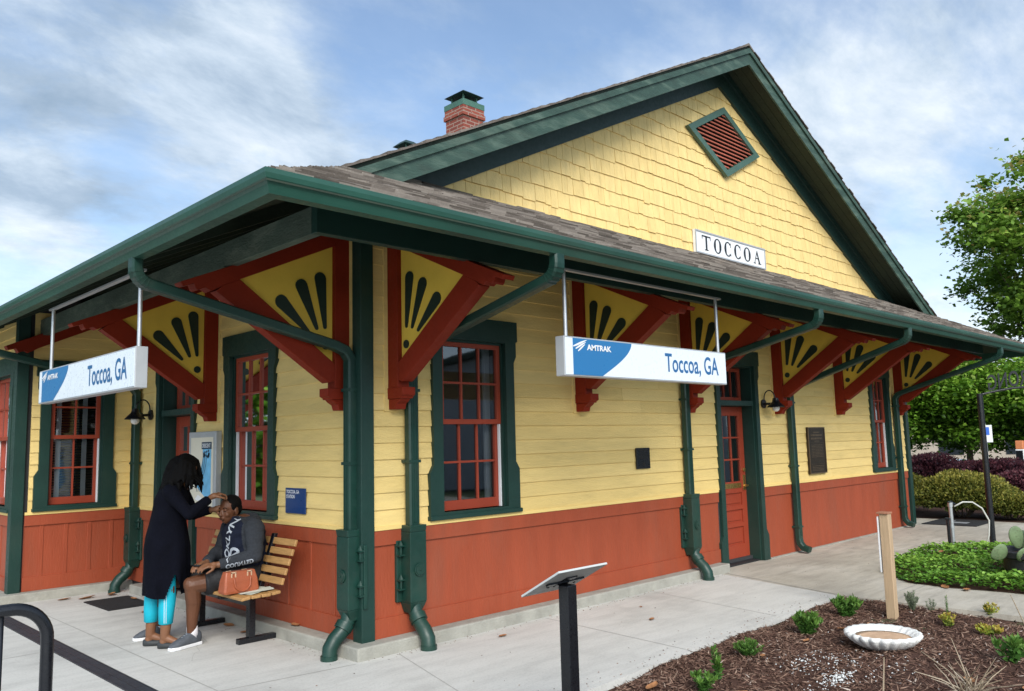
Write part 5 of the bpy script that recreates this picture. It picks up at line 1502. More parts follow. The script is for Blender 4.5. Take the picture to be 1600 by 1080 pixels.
# shorts
sh = MB()
for hp, kn in ((hpN, knN), (hpF, knF)):
    q = hp+(kn-hp)*.80
    sh.tube([hp+(hp-kn)*.15, hp, hp+(kn-hp)*.4, q], [.125, .132, .122, .105], 24)
sh.caps((.10, -.08, .56), (.10, .08, .56), .14, .14)
so = remesh(sh, 'shorts', [M['shorts']], man, .008, 3)
for v in so.data.vertices:
    if v.co.z < .466 and v.co.x > -.22: v.co.z = max(v.co.z, .462)
    v.co += v.normal*(.004*math.sin(v.co.x*45+v.co.z*30))
# socks and sneakers
def sneaker(an, ang, parent):
    c, s = math.cos(ang), math.sin(ang)
    T = lambda a, b, z: (an.x+a*c-b*s, an.y+a*s+b*c, z)
    V3 = lambda a, b, z: Vector((a*c-b*s, a*s+b*c, z))
    u = MB(T); 
    def ring(a, z, hz, hb, pw=2.3): return (T(a, 0, z), V3(0, 0, hz), V3(0, hb, 0), pw)
    u.T = None
    loft(u, [ring(-.088, .066, .042, .026), ring(-.074, .068, .054, .040), ring(-.02, .070, .056, .047), ring(.03, .066, .054, .047), ring(.09, .054, .040, .048), ring(.15, .044, .028, .049), ring(.185, .036, .019, .037), ring(.208, .032, .010, .018)], 24)
    o = u.build('sneaker', M['sneaker'], parent, smooth='all')
    so = MB(T)
    P_ = [(-.095, -.022), (-.085, -.038), (-.02, -.040), (.06, -.043), (.14, -.049), (.19, -.040), (.216, -.016), (.216, .016), (.19, .040), (.14, .049), (.06, .043), (-.02, .040), (-.085, .038), (-.095, .022)]
    so.prism(P_, .002, .030, 'z'); so.build('sole', M['sole'], o, bevel=.006)
    la = MB(T)
    for k in range(5): x = .02+k*.022; la.tube([(x, -.030, .112-.009*k), (x+.008, 0, .122-.010*k), (x, .030, .112-.009*k)], .0028, 6)
    la.build('laces', M['print'], o)
    sk = MB(); sk.tube([T(-.012, 0, .07), T(-.010, 0, .12), T(-.006, 0, .165)], [.047, .046, .045], 20, up=(0, 1, 0)); sk.build('sock', M['sock'], parent, smooth='all')
sneaker(anN, PI+.25, man); sneaker(anF, PI-.05, man)
# phone held in the seated person's hands
t = thing('phone', 'small dark phone held in the seated person\'s hands', 'phone', (-.42-.345, 1.36-.045, .672), rz=.4)
b = MB(); b.box(-.05, .05, -.035, .035, 0, .01); b.build('case', M['black_metal'], t, bevel=.003)

# ------------------------------------------------------------------ plants
def leaf_cloud(name, C, D, size, m, tone, parent=None, aspect=.5, up=.35, fold=True, droop=0):
    """leaf quads (diamond) at points C, axis dirs D"""
    n = len(C); D = D/np.linalg.norm(D, axis=1)[:, None]
    r = RNG.normal(0, 1, (n, 3)); r[:, 2] *= .5; r[:, 2] += up*2
    S_ = np.cross(D, r); S_ /= (np.linalg.norm(S_, axis=1)[:, None]+1e-9)
    Nn = np.cross(S_, D)
    L = (size*RNG.uniform(.65, 1.25, n))[:, None]; W = L*aspect
    a = C; b = C+D*L*.45+S_*W*.5+Nn*L*.08; c = C+D*L+Nn*L*(-.08-droop); d = C+D*L*.45-S_*W*.5+Nn*L*.08
    V = np.stack([a, b, c, d], 1).reshape(-1, 3); base = (np.arange(n)*4)[:, None]
    F = np.concatenate([base+np.array([0, 1, 2]), base+np.array([0, 2, 3])], 0)
    return scatter_mesh(name, V, F, np.tile(tone, 2), m, parent)
def unit(n, zmin=-1):
    v = RNG.normal(0, 1, (n*3, 3)); v /= np.linalg.norm(v, axis=1)[:, None]; v = v[v[:, 2] > zmin][:n]; return v

def small_plant(x, y, h, r, ns, leaf, label, m='leaf_plant', asp=.42, z=None, grp='young plants in the mulch bed', spread=.6):
    z = bedz(x, y) if z is None else z
    t = thing('garden_plant', label, 'plant', (x, y, z), group=grp)
    st_ = MB(); Cs = []; Ds = []; tn = []
    for i in range(ns):
        a = random.uniform(0, 2*PI); ra = r*math.sqrt(random.uniform(.05, 1)); hh_ = h*random.uniform(.65, 1)*(1-.35*(ra/r)**2)
        p0 = Vector((ra*.25*math.cos(a), ra*.25*math.sin(a), 0)); p2 = Vector((ra*math.cos(a), ra*math.sin(a), hh_)); p1 = (p0+p2)/2+Vector((0, 0, hh_*.12))
        st_.tube([p0, p1, p2], [.0022, .0018, .001], 5)
        k = int(max(4, hh_/leaf*3.2))
        for j in range(k):
            s = (j+.6)/k; p = p0.lerp(p1, s*2) if s < .5 else p1.lerp(p2, s*2-1)
            for q in range(2):
                b_ = j*1.57+q*PI+random.uniform(-.4, .4); d = Vector((math.cos(b_), math.sin(b_), .25+s*.8)); Cs.append(tuple(p)); Ds.append(tuple(d)); tn.append(min(1, max(0, .25+.55*s+random.uniform(-.2, .25))))
        for q in range(4): b_ = random.uniform(0, 6.3); Cs.append(tuple(p2)); Ds.append((math.cos(b_)*.6, math.sin(b_)*.6, 1)); tn.append(random.uniform(.6, 1))
    st_.build('stem', M['leaf_plant'] if m != 'leaf_grey' else M['leaf_grey'], t, tone=True)
    leaf_cloud('leaves', np.array(Cs), np.array(Ds), leaf, M[m], np.array(tn), t, asp)
    return t
small_plant(3.84, -2.22, .19, .145, 34, .045, 'bushy green plant at the back edge of the bed, left of the timber post')
small_plant(2.95, -2.27, .20, .125, 30, .048, 'bushy upright green plant by the pavement edge, second behind the lectern')
small_plant(1.97, -2.27, .13, .115, 60, .022, 'low feathery green plant beside the spilled gravel', asp=.28)
small_plant(1.02, -2.48, .13, .10, 16, .042, 'ragged green plant at the bottom edge of the picture')
small_plant(1.27, -2.42, .22, .05, 6, .05, 'tall thin green sprig with drooping leaves, nearest the lectern', asp=.35)
small_plant(4.42, -2.60, .19, .07, 26, .022, 'grey green lavender like tuft right of the timber post', m='leaf_grey', asp=.22)
small_plant(4.47, -2.76, .12, .05, 8, .02, 'tiny grey sprig at the bed edge beside the grey tuft', m='leaf_grey', asp=.25)
small_plant(4.02, -3.05, .11, .07, 10, .035, 'small lime plant with one tall wispy stalk', m='leaf_lime')
small_plant(4.08, -3.02, .30, .02, 2, .02, 'wispy tall green shoot above the lime plant', asp=.2)
small_plant(4.62, -3.22, .13, .06, 14, .032, 'orange and lime coloured small plant at the bed edge', m='leaf_lime')
small_plant(3.85, -3.42, .07, .095, 22, .040, 'low lime green mound right of the birdbath', m='leaf_lime', asp=.7)
small_plant(4.35, -3.72, .10, .07, 14, .035, 'small yellowish plant at the right picture edge', m='leaf_lime', asp=.6)
small_plant(2.95, -3.82, .17, .10, 12, .065, 'broad leaved green plant in the lower right of the bed', asp=.5)
# dry grass tuft
t = thing('dry_grass', 'dead straw coloured stalks fanning out at the lower right of the bed', 'dry grass', (2.02, -3.80, -.02))
b = MB(); random.seed(9)
for k in range(34):
    a = random.uniform(0, 2*PI); L = random.uniform(.14, .40); e = random.uniform(.25, 1.2); b.t = random.random()
    d = Vector((math.cos(a)*math.cos(e), math.sin(a)*math.cos(e), math.sin(e))); p0 = Vector((random.uniform(-.05, .05), random.uniform(-.05, .05), 0))
    b.tube([p0, p0+d*L*.5, p0+d*L+Vector((0, 0, -.03))], [.0045, .004, .0015], 5)
b.build('stalks', M['straw'], t, tone=True)
for (x, y, h, lean, lb) in ((1.72, -3.38, .22, (.03, -.01), 'single dry upright stick below the birdbath'), (3.55, -3.82, .42, (-.16, .10), 'tall pale dry stem at the far right of the bed')):
    t = thing('dry_stick', lb, 'stick', (x, y, -.03)); b = MB(); b.t = .5; b.tube([(0, 0, 0), (lean[0]*.5, lean[1]*.5, h*.5), (lean[0], lean[1], h)], [.006, .005, .003], 6); b.build('stem', M['straw'], t, tone=True)

# ground cover mass
iv = [(6.25, -1.62), (7.2, -1.42), (8.3, -1.40), (8.9, -1.62), (9.3, -2.3), (9.3, -6), (5.75, -6), (5.72, -3.0), (5.66, -2.55), (5.72, -2.1)]
def inpoly(x, y, P):
    c = False; j = len(P)-1
    for i in range(len(P)):
        if (P[i][1] > y) != (P[j][1] > y) and x < (P[j][0]-P[i][0])*(y-P[i][1])/(P[j][1]-P[i][1])+P[i][0]: c = not c
        j = i
    return c
def pdist(x, y, P):
    d = 9; 
    for i in range(len(P)):
        a = Vector(P[i]); b_ = Vector(P[(i+1) % len(P)]); p = Vector((x, y)); s = max(0, min(1, (p-a).dot(b_-a)/(b_-a).length_squared)); d = min(d, (p-a-(b_-a)*s).length)
    return d
sheet('ivy_soil', iv, .004, M['soil'])
Cs = []; Ds = []; tn = []
while len(Cs) < 15000:
    x = 5.66+3.6*random.random()**1.2; y = random.uniform(-4.3, -1.40)
    if not inpoly(x, y, iv): continue
    d = pdist(x, y, iv); H = min(.17, .05+d*.9)*(.75+.25*math.sin(x*4+y*3)+.12*math.sin(x*9-y*7))
    z = H*random.uniform(.35, 1)**.6
    a = random.uniform(0, 6.3); Cs.append((x, y, z)); Ds.append((math.cos(a), math.sin(a), random.uniform(-.1, .5))); tn.append(min(1, max(0, z/.2+random.uniform(-.35, .35))))
o = leaf_cloud('ground_cover', np.array(Cs), np.array(Ds), .050, M['leaf_ivy'], np.array(tn), None, .75, .9); tag(o, 'low bright green ground cover spreading beside the old pavement', 'ground cover', kind='stuff')
random.seed(4)
for x, y, lb in ((5.64, -2.5, 'brown leaf at the edge of the ground cover, middle one'), (5.60, -2.72, 'reddish dead leaf at the ground cover edge, nearest the pot'), (5.82, -2.15, 'tan leaf at the left tip of the ground cover edge')): fallen_leaf(x, y, .0, .15, random.uniform(0, 3), lb, 'dead leaves along the ground cover edge')
fallen_leaf(7.1, -2.0, .17, .13, .4, 'tan leaf lying on top of the ground cover', 'dead leaves along the ground cover edge')

# pot and cactus
pc = (6.60, -3.12)
t = thing('plant_pot', 'charcoal ribbed round planter standing in the ground cover at the right edge', 'pot', (pc[0], pc[1], 0))
b = MB(); b.lathe([(.22, .0), (.26, .10), (.29, .12), (.30, .25), (.35, .27), (.36, .33), (.34, .345), (.32, .33), (.31, .28), (.01, .27)], 40); b.build('bowl', M['pot'], t, smooth=True)
b = MB(); b.lathe([(.30, .285), (.2, .30), (.01, .305)], 24); b.build('potting_soil', M['soil'], t, smooth='all')
t = thing('cactus', 'prickly pear cactus with flat oval pads growing from the charcoal planter', 'cactus', (pc[0], pc[1], .30))
sp = MB(); 
def pad(c, w, h, yaw, lean, roll, par):
    R = Matrix.Rotation(yaw, 3, 'Z') @ Matrix.Rotation(lean, 3, 'Y') @ Matrix.Rotation(roll, 3, 'X'); c = (c[0]*1.1, c[1]*1.1, c[2]*.8+.02); w *= .82; h *= .82
    b = MB(); b.ball((0, 0, 0), .024, 24, w, h); 
    b.v = [(p[0]*(1-.25*abs(p[2])/h), p[1]*(1+.18*p[2]/h), p[2]) for p in b.v]
    b.v = [tuple(Vector(c)+R @ Vector(p)) for p in b.v]; o = b.build('pad', M['cactus'], par, smooth='all')
    for i in range(22):
        a = i*2.4; r_ = math.sqrt((i+.5)/22)*.9; s_ = random.choice((-1, 1)); q = Vector(c)+R @ Vector((s_*.024*math.sqrt(max(.05, 1-r_*r_)), w*r_*math.cos(a), h*r_*math.sin(a))); e = R @ Vector((s_, random.uniform(-.4, .4), random.uniform(-.4, .4)))
        sp.tube([tuple(q), tuple(q+e.normalized()*.016)], .0016, 4)
random.seed(21)
fY = -2.35
for c, w, h, ya, le, ro in (((-.38, .20, .02), .12, .105, fY, .3, .9), ((-.28, .02, -.0), .115, .11, fY+.3, .5, .2), ((-.16, .10, .20), .10, .155, fY+.1, .1, .25), ((-.10, -.10, .10), .09, .15, fY-.5, 0, .1), ((.0, -.05, .30), .085, .12, fY+.5, 0, -.2),
                        ((-.05, -.22, .16), .10, .12, fY+.2, .2, -.4), ((.12, .10, .12), .10, .14, fY-.3, 0, .3), ((-.20, -.12, .0), .11, .09, fY, .4, -.3), ((-.02, -.08, .48), .07, .08, fY+.2, 0, .1), ((.18, -.1, .2), .09, .13, fY, 0, .2)): pad(c, w, h, ya, le, ro, t)
sp.build('spines', M['straw'], t)

# water stand pipe with hose
t = thing('standpipe', 'grey yard hydrant pipe with a looped pale hose on the pavement edge', 'hydrant', (8.62, -1.66, 0))
b = MB(); b.tube([(0, 0, 0), (0, 0, .60)], .026, 12); b.tube([(0, 0, .60), (0, 0, .66)], .034, 12); b.tube([(0, 0, .30), (0, 0, .34)], .034, 12); b.build('pipe', M['steel'], t, smooth=True)
b = MB(); b.tube([(-.055, .03, 0), (-.055, .03, .42)], .022, 10); b.box(-.08, -.03, .0, .06, .42, .45); b.build('support', M['black_metal'], t, smooth=True)
b = MB(); b.box(-.07, .07, -.012, .012, .66, .675); b.tube([(0, 0, .66), (.08, -.03, .63)], .018, 8); b.build('handle', M['black_metal'], t)
b = MB(); b.tube([(.06, -.03, .60), (.14, -.12, .66), (.22, -.22, .655), (.30, -.31, .57), (.36, -.37, .40), (.33, -.36, .2), (.28, -.32, .04)], .011, 10); b.build('hose', M['hose'], t, smooth='all')

# arch sign with cut-out letters (seen from behind)
ax, ay = 9.60, -1.88
t = thing('arch_sign', 'black metal post and arched header with open cut letters seen from behind', 'sign', (ax, ay, 0))
dirv = Vector((.71, -.70, 0)); 
b = MB(); b.tube([(0, 0, 0), (0, 0, 2.19)], .042, 12); b.build('post', M['black_metal'], t, smooth=True)
b = MB(); q = dirv*1.5; b.tube([tuple(q), tuple(q+Vector((0, 0, 2.19)))], .042, 12); b.build('post', M['black_metal'], t, smooth=True)
b = MB()
arc = lambda s: tuple(dirv*(1.5*s)+Vector((0, 0, 2.17+.10*math.sin(PI*s))))
b.tube([arc(k/24) for k in range(25)], .018, 8); b.build('arch_bar', M['black_metal'], t, smooth='all')
b = MB(); v, f, wd = text_mb('ARMSTRONG', .34, .62, .004, space=1.05)
wd2 = 1.26; k_ = wd2/wd
def AP(x, z, dy):
    s = 1-(.07+(x*k_)/1.5); o = Vector(arc(s)); n_ = Vector((0, 0, 1)); return tuple(o+Vector((0, 0, z*.95+.03))+Vector((.7, .71, 0))*dy)
b.add([AP(x, z, 0) for x, z in v], f); lo = b.build('letters', M['black_metal'], t, recalc=False); sm = lo.modifiers.new('t', 'SOLIDIFY'); sm.thickness = .012
b = MB(); b.tube([tuple(Vector(arc(k/24))+Vector((0, 0, .30))) for k in range(0, 25)], .012, 8); 

# shrubs
def shrub(x, y, rx_, ry_, h, n, size, m, label, name, grp, lumps=5):
    t = thing(name, label, 'shrub', (x, y, 0), group=grp)
    v = unit(n, -.35); base = np.abs(v)
    ph = RNG.uniform(0, 6, 6)
    rr = 1+.10*np.sin(v[:, 0]*4+ph[0])*np.cos(v[:, 1]*5+ph[1])+.05*np.sin(v[:, 2]*7+ph[2]+v[:, 0]*6)
    depth = RNG.uniform(.80, 1.03, n)**.8
    pw = np.sign(v)*np.abs(v)**.95
    C = pw*np.array([rx_, ry_, h*.55])*(rr*depth)[:, None]+np.array([0, 0, h*.45]); C[:, 2] = np.maximum(C[:, 2], .03)
    D = v+RNG.normal(0, .55, (n, 3)); D[:, 2] += .35
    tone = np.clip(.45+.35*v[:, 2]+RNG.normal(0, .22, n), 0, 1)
    leaf_cloud('foliage', C, D, size, M[m], tone, t, .6)
    # dark leafy core so that the far side does not show through, plus twigs
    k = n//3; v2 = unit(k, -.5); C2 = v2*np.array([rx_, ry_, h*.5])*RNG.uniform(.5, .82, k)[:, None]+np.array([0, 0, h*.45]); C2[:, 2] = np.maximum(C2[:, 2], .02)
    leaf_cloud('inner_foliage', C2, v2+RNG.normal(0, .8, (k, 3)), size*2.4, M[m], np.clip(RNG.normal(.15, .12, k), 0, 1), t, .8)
    tw = MB()
    for i in range(12):
        a = random.uniform(0, 6.3); tw.tube([(.1*math.cos(a), .1*math.sin(a), 0), (rx_*.5*math.cos(a), ry_*.5*math.sin(a), h*.5)], [.015, .006], 6)
    tw.build('stem', M['bark'], t)
    return t
G1 = 'clipped yellow green shrubs beyond the pavement'; G2 = 'maroon shrubs behind the yellow green ones'
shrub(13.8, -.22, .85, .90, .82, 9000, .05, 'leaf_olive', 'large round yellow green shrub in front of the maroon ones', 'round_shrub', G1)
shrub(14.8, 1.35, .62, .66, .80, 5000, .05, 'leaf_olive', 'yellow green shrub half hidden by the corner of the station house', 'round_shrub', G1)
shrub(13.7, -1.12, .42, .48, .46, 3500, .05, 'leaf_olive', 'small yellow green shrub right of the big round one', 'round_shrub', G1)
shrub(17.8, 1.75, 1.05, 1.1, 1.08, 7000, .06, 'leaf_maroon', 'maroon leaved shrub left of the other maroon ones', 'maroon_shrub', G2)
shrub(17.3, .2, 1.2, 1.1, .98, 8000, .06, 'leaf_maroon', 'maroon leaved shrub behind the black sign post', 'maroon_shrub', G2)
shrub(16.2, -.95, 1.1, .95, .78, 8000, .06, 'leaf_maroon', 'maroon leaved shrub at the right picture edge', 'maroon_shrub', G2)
sheet('far_mulch', [(12.95, -6), (20.5, -6), (20.5, 14), (12.95, 14)], -.03, M['soil'])

# trees
def tree(x, y, th, cx, cy, cz, rx_, ry_, rz_, ncl, nl, size, m, label, grp, asp=.75, spread=.28, seed=1):
    rs_ = random.Random(seed); t = thing('leafy_tree', label, 'tree', (x, y, 0), group=grp)
    tr = MB(); top = Vector((cx-x, cy-y, cz-rz_*.3)); r0 = .05+.035*rz_
    pts = [Vector((0, 0, -1.1 if x > 25 else -.05)), Vector((.02, .01, th*.5)), Vector((top.x*.2, top.y*.2, th)), top*.6+Vector((0, 0, th*.4)), Vector((top.x, top.y, cz+rz_*.5))]
    tr.tube(pts, [r0*1.3, r0, r0*.85, r0*.5, r0*.12], 12)
    cl = []
    for i in range(ncl):
        v = unit(1)[0]; q = rs_.uniform(.35, 1.0)**.6
        c = Vector((cx-x+v[0]*rx_*q, cy-y+v[1]*ry_*q, cz+v[2]*rz_*q)); cl.append((c, v[2]))
    for i, (c, _) in enumerate(cl):
        if i % 3 == 0 or len(cl) < 90:
            s0 = pts[2].lerp(pts[4], rs_.uniform(0, .75)); md = (s0+c)/2+Vector((0, 0, -.05*rz_)); tr.tube([s0, md, c], [r0*.32, r0*.16, r0*.05], 6)
    tr.build('trunk', M['bark'], t, smooth='all')
    per = nl//ncl; Cs = []; Ds = []; tn = []
    for c, vz in cl:
        sg = spread*rs_.uniform(.6, 1.25)
        P_ = RNG.normal(0, 1, (per, 3))*np.array([sg, sg, sg*.62])+np.array(tuple(c))
        Cs.append(P_); D = RNG.normal(0, 1, (per, 3)); D[:, 2] = D[:, 2]*.4-.15; Ds.append(D)
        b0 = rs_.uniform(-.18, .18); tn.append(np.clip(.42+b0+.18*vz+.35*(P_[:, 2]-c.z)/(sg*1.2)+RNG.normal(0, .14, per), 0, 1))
    leaf_cloud('crown', np.concatenate(Cs), np.concatenate(Ds), size, M[m], np.concatenate(tn), t, asp, .8)
    return t
GT = 'green trees in the parking lot beyond the shrubs'
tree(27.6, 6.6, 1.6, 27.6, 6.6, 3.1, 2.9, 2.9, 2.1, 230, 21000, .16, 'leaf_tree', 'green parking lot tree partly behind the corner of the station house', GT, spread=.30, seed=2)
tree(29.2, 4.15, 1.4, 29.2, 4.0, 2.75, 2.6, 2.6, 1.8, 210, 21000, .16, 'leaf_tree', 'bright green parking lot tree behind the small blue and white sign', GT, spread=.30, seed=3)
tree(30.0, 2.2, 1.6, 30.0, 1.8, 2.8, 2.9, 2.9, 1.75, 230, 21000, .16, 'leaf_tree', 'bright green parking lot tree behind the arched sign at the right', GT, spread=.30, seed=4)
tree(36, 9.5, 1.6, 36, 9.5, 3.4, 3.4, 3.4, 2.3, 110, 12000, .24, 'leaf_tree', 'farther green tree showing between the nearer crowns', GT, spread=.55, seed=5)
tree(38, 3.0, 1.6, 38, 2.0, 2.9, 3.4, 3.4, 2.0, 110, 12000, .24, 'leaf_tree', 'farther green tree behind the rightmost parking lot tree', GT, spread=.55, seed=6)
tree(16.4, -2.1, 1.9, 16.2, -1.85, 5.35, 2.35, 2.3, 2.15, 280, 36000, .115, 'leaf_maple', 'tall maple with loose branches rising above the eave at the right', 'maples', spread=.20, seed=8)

# sign on pole, meter, cars
t = thing('parking_sign', 'small white and blue sign on a thin pole in front of the trees', 'sign', (24.1, 2.14, 0))
b = MB(); b.tube([(0, 0, -1.0), (0, 0, 1.85)], .02, 8); b.build('pole', M['steel'], t)
b = MB(); b.prism([(-.17, 1.28), (.17, 1.28), (.17, 1.80), (-.17, 1.80)], -.03, -.04, 'y'); o = b.build('plate', M['white'], t); o.rotation_euler = (0, 0, -1.0)
b = MB(); b.prism([(-.07, 1.50), (.09, 1.50), (.09, 1.74), (-.07, 1.74)], -.0405, -.046, 'y'); o = b.build('blue_symbol', mat('sign_bright_blue', (.02, .12, .55, 1), .4), t); o.rotation_euler = (0, 0, -1.0)
t = thing('charging_post', 'white post with an orange top panel and black holster in the parking lot', 'charging station', (26.9, 1.95, 0))
b = MB(); b.box(-.12, .12, -.12, .12, -1.04, 1.0); b.build('post', M['white'], t, bevel=.02)
b = MB(); b.box(-.11, .11, -.11, .11, 1.0, 1.28); b.build('top_panel', M['orange'], t, bevel=.02); b = MB(); b.box(-.17, -.121, -.10, .10, .50, .96); b.build('holster', M['black_metal'], t, bevel=.01)
def car(x, y, rz, m, label, hatch=True, s=1.0):
    t = thing('parked_car', label, 'car', (x, y, -1.04), rz, group='cars parked behind the trees')
    b = MB(); prof = [(-2.2, .35), (-2.25, .62), (-2.15, .88), (-1.75, .95), (-1.35, 1.38), (-.5, 1.47), (.25, 1.42), (1.0, .98), (1.85, .86), (2.2, .66), (2.25, .38), (1.9, .25), (-1.9, .25)]
    sec = [(-.86, .0, .86), (-.80, .04, 1), (.80, .04, 1), (.86, 0, .86)]
    n = len(prof); vs = []
    for yy, k in ((-.80, .97), (-.70, 1.0), (.70, 1.0), (.80, .97)):
        for px_, pz_ in prof:
            kk_ = k; vs.append((px_*(k if abs(px_) > 1.9 else 1), yy*(1 if pz_ < 1.0 else .84), pz_*(1 if pz_ < 1.2 else (1 if k == 1 else .975))))
    fs = [tuple(range(n)), tuple(range(4*n-1, 3*n-1, -1))]
    for r in range(3):
        for k in range(n): fs.append((r*n+k, r*n+(k+1) % n, (r+1)*n+(k+1) % n, (r+1)*n+k))
    b.add(vs, fs); b.build('body', m, t, bevel=.05)
    g_ = MB()
    for sy in (-1, 1):
        g_.add([(-1.55, sy*.822, .98), (.80, sy*.822, .98), (.22, sy*.70, 1.36), (-1.25, sy*.70, 1.34)], [(0, 1, 2, 3)])
    g_.add([(.98, -.62, 1.0), (.98, .62, 1.0), (.32, .56, 1.40), (.32, -.56, 1.40)], [(0, 1, 2, 3)]); g_.add([(-1.76, -.62, .98), (-1.76, .62, .98), (-1.38, .56, 1.36), (-1.38, -.56, 1.36)], [(0, 1, 2, 3)])
    g_.v = [(p[0]*1.012, p[1]*1.02, p[2]) for p in g_.v]; g_.build('window', M['car_glass'], t, recalc=False)
    for wx in (-1.4, 1.4):
        for sy in (-1, 1):
            w_ = MB(); w_.tube([(wx, sy*.62, .32), (wx, sy*.84, .32)], .32, 20); wo = w_.build('wheel', M['tyre'], t, smooth=True)
            r_ = MB(); r_.tube([(wx, sy*.84, .32), (wx, sy*.85, .32)], .2, 12); r_.build('rim', M['steel'], wo)
    for sy in (-1, 1):
        h_ = MB(); h_.ball((2.12, sy*.60, .68), .06, 10, .16, .08); h_.build('headlight', M['lamp_glass'], t, smooth=True)
        h_ = MB(); h_.ball((-2.18, sy*.62, .78), .05, 10, .12, .08); h_.build('tail_light', M['red_trim'], t, smooth=True)
    return t
car(34.0, 4.3, 1.0, M['car_silver'], 'silver car parked under the rightmost trees')
car(35.0, 7.0, 1.2, M['car_blue'], 'pale blue grey car with its roof showing above the maroon shrubs')
car(44.5, 2.0, .9, M['car_white'], 'white car at the far right behind the tree trunk')
car(45.0, 14.0, 1.0, M['car_white'], 'white car behind the leftmost tree next to the station house')
# pale low building across the lot
t = thing('distant_building', 'low beige building across the parking lot behind the trees', 'building', (66, 14, -1.06), rz=.25)
b = MB(); b.box(-5, 5, -26, 22, 0, 3.6); b.build('wall', mat('beige_wall', (.42, .36, .29, 1), .8, .06, .5), t)
b = MB(); b.box(-5.3, 5.3, -26.3, 22.3, 3.6, 4.0); b.build('roof', M['sign_edge'], t)
for k in range(11):
    b = MB(); b.box(-5.05, -5.001, -24+k*4.2, -22.4+k*4.2, 1.0, 2.4); b.build('window', M['car_glass'], t)
# white sided house across the yard, mirrored in the window panes
t = thing('neighbour_house', 'pale sided house with a dark roof standing across the garden behind the camera', 'building', (19, -19, 0), rz=.75)
b = MB(); b.box(-7, 9, -4, 4, 0, 3.2); b.prism([(-7, 3.2), (9, 3.2), (1, 5.0)], -4, 4, 'y')
b.build('wall', M['house_wall'], t)
b = MB(); b.prism([(-7.6, 3.05), (1, 5.05), (9.6, 3.05), (9.6, 3.3), (1, 5.3), (-7.6, 3.3)], -4.4, 4.4, 'y'); b.build('roof', M['soffit'], t)
for x in (-3, .2, 4):
    b = MB(); b.box(x, x+1.0, 4.01, 4.05, 1.0, 2.5); b.build('window', M['car_glass'], t)
tree(-11.5, 24, 2, -11.5, 24, 3.6, 6.5, 4.0, 3.3, 100, 8000, .5, 'leaf_tree', 'large green tree added out of view, mirrored in the platform windows', 'maples', spread=.7, seed=11)  # unseen, added so the panes mirror dark foliage instead of bright sky

# ------------------------------------------------------------------ sky, sun, camera
SUN_EL, SUN_AZ = math.radians(34), math.radians(214)      # compass-like: direction the light comes from
sd_ = Vector((math.sin(SUN_AZ)*math.cos(SUN_EL), math.cos(SUN_AZ)*math.cos(SUN_EL), math.sin(SUN_EL)))
w = bpy.data.worlds.new('World'); scene.world = w; w.use_nodes = True; nt = w.node_tree; nt.nodes.clear(); L = nt.links
out = nt.nodes.new('ShaderNodeOutputWorld')
sky = N(nt, 'ShaderNodeTexSky', sky_type='NISHITA', sun_disc=False, sun_elevation=SUN_EL, sun_rotation=SUN_AZ, air_density=1.0, dust_density=.6, ozone_density=1.4)
bg1 = N(nt, 'ShaderNodeBackground', i_Strength=.16); L.new(sky.outputs[0], bg1.inputs[0])
tc = N(nt, 'ShaderNodeTexCoord'); sx = N(nt, 'ShaderNodeSeparateXYZ'); L.new(tc.outputs['Generated'], sx.inputs[0])
mxz = N(nt, 'ShaderNodeMath', operation='MAXIMUM', i_1=.0); L.new(sx.outputs[2], mxz.inputs[0])
adz = N(nt, 'ShaderNodeMath', operation='ADD', i_1=.34); L.new(mxz.outputs[0], adz.inputs[0])
dx = N(nt, 'ShaderNodeMath', operation='DIVIDE'); L.new(sx.outputs[0], dx.inputs[0]); L.new(adz.outputs[0], dx.inputs[1])
dy = N(nt, 'ShaderNodeMath', operation='DIVIDE'); L.new(sx.outputs[1], dy.inputs[0]); L.new(adz.outputs[0], dy.inputs[1])
cb = N(nt, 'ShaderNodeCombineXYZ'); L.new(dx.outputs[0], cb.inputs[0]); L.new(dy.outputs[0], cb.inputs[1])
mp = N(nt, 'ShaderNodeMapping'); mp.inputs['Rotation'].default_value = (0, 0, .5); mp.inputs['Scale'].default_value = (1.0, 1.5, 1); mp.inputs['Location'].default_value = (3.1, 1.7, 0); L.new(cb.outputs[0], mp.inputs[0])
n1 = N(nt, 'ShaderNodeTexNoise', i_Scale=2.0, i_Detail=10, i_Roughness=.62, i_Distortion=.15); L.new(mp.outputs[0], n1.inputs[0])
n3 = N(nt, 'ShaderNodeTexNoise', i_Scale=3.0, i_Detail=9, i_Roughness=.62, i_Distortion=.2); L.new(mp.outputs[0], n3.inputs[0])
SKY_MASK = [(14, 21, 13, .10), (26, 22, 9, .08), (33.5, 26, 6, -.10), (20, 16, 6, -.10), (14, 12, 7, .05), (47, 24, 11, -.09), (70, 12, 16, .10), (67, 22, 9, .05), (36, 17, 6, .05)]
SKY_TONE = [(12, 24, 11, -.05), (19, 27, 7, -.04), (25, 22, 8, .05), (14, 12, 6, .05), (70, 14, 24, .13), (36, 18, 7, .08), (-135, 40, 80, .16)]
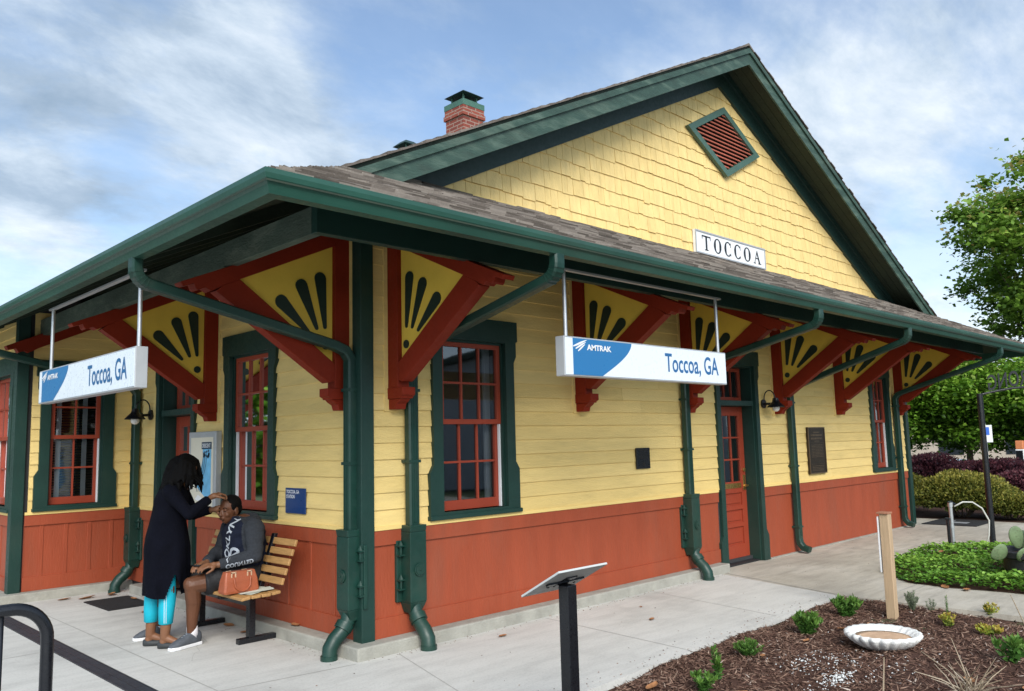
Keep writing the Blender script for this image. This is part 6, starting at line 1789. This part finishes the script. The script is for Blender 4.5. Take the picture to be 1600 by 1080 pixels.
def lobes(src, lst):
    # gently gather or clear the cloud noise in some parts of the heaven: (azimuth, elevation, spread deg, weight)
    cur = src
    for az_, el_, sp_, wt_ in lst:
        a_, e_ = math.radians(az_), math.radians(el_)
        dt = N(nt, 'ShaderNodeVectorMath', operation='DOT_PRODUCT'); L.new(tc.outputs['Generated'], dt.inputs[0]); dt.inputs[1].default_value = (math.sin(a_)*math.cos(e_), math.cos(a_)*math.cos(e_), math.sin(e_))
        m_ = N(nt, 'ShaderNodeMapRange', i_1=math.cos(math.radians(sp_)), i_2=1.0, i_3=0.0, i_4=wt_); m_.interpolation_type = 'SMOOTHSTEP'; L.new(dt.outputs['Value'], m_.inputs[0])
        a2 = N(nt, 'ShaderNodeMath', operation='ADD'); L.new(cur, a2.inputs[0]); L.new(m_.outputs[0], a2.inputs[1]); cur = a2.outputs[0]
    return cur
cl_m = lobes(n1.outputs[0], SKY_MASK)
cl_c = lobes(n3.outputs[0], SKY_TONE)
mask = ramp(nt, [(.36, (.10, .10, .10, 1)), (.48, (.38, .38, .38, 1)), (.62, (.93, .93, .93, 1))], cl_m)
colr = ramp(nt, [(.30, (.29, .39, .51, 1)), (.44, (.40, .50, .62, 1)), (.55, (.56, .66, .77, 1)), (.70, (.78, .85, .92, 1))], cl_c)
# brighter towards the sun (behind the viewer) and towards the horizon
vm = N(nt, 'ShaderNodeVectorMath', operation='DOT_PRODUCT'); L.new(tc.outputs['Generated'], vm.inputs[0]); vm.inputs[1].default_value = sd_
br = N(nt, 'ShaderNodeMapRange', i_1=.0, i_2=1.0, i_3=.95, i_4=1.7); br.interpolation_type = 'SMOOTHSTEP'; L.new(vm.outputs['Value'], br.inputs[0])
hz = N(nt, 'ShaderNodeMapRange', i_1=.0, i_2=.45, i_3=.75, i_4=0.0); L.new(mxz.outputs[0], hz.inputs[0])
mk = N(nt, 'ShaderNodeMath', operation='MAXIMUM'); L.new(mask.outputs[0], mk.inputs[0]); L.new(hz.outputs[0], mk.inputs[1])
bg2 = N(nt, 'ShaderNodeBackground'); L.new(colr.outputs[0], bg2.inputs[0]); L.new(br.outputs[0], bg2.inputs[1])
ms = N(nt, 'ShaderNodeMixShader'); L.new(mk.outputs[0], ms.inputs[0]); L.new(bg1.outputs[0], ms.inputs[1]); L.new(bg2.outputs[0], ms.inputs[2]); L.new(ms.outputs[0], out.inputs[0])

sl_ = bpy.data.lights.new('sun', 'SUN'); sl_.energy = 3.0; sl_.angle = math.radians(32); sl_.color = (1, .955, .89)
so_ = bpy.data.objects.new('sun', sl_); COL.objects.link(so_); so_.rotation_euler = sd_.to_track_quat('Z', 'Y').to_euler(); so_.location = sd_*50

cam = bpy.data.cameras.new('camera'); co_ = bpy.data.objects.new('camera', cam); COL.objects.link(co_)
yaw, pit, rol = math.radians(44.61), math.radians(6.7439), math.radians(-1.4737)
fwd = Vector((math.sin(yaw)*math.cos(pit), math.cos(yaw)*math.cos(pit), math.sin(pit))); rgt = Vector((math.cos(yaw), -math.sin(yaw), 0)); upv = rgt.cross(fwd)
R_ = rgt*math.cos(rol)+upv*math.sin(rol); U_ = upv*math.cos(rol)-rgt*math.sin(rol)
co_.matrix_world = Matrix(((R_.x, U_.x, -fwd.x, -3.857), (R_.y, U_.y, -fwd.y, -5.6805), (R_.z, U_.z, -fwd.z, 1.65), (0, 0, 0, 1)))
cam.sensor_fit = 'HORIZONTAL'; cam.sensor_width = 36; cam.lens = 1278.36/1600*36; cam.clip_start = .05; cam.clip_end = 2000
scene.camera = co_
vs_ = scene.view_settings; vs_.view_transform = 'Standard'; vs_.look = 'None'; vs_.exposure = 0.33; vs_.gamma = 1; vs_.use_curve_mapping = False
scene.render.film_transparent = False
scene.cycles.max_bounces = 8; scene.cycles.transparent_max_bounces = 12; scene.cycles.use_denoising = True
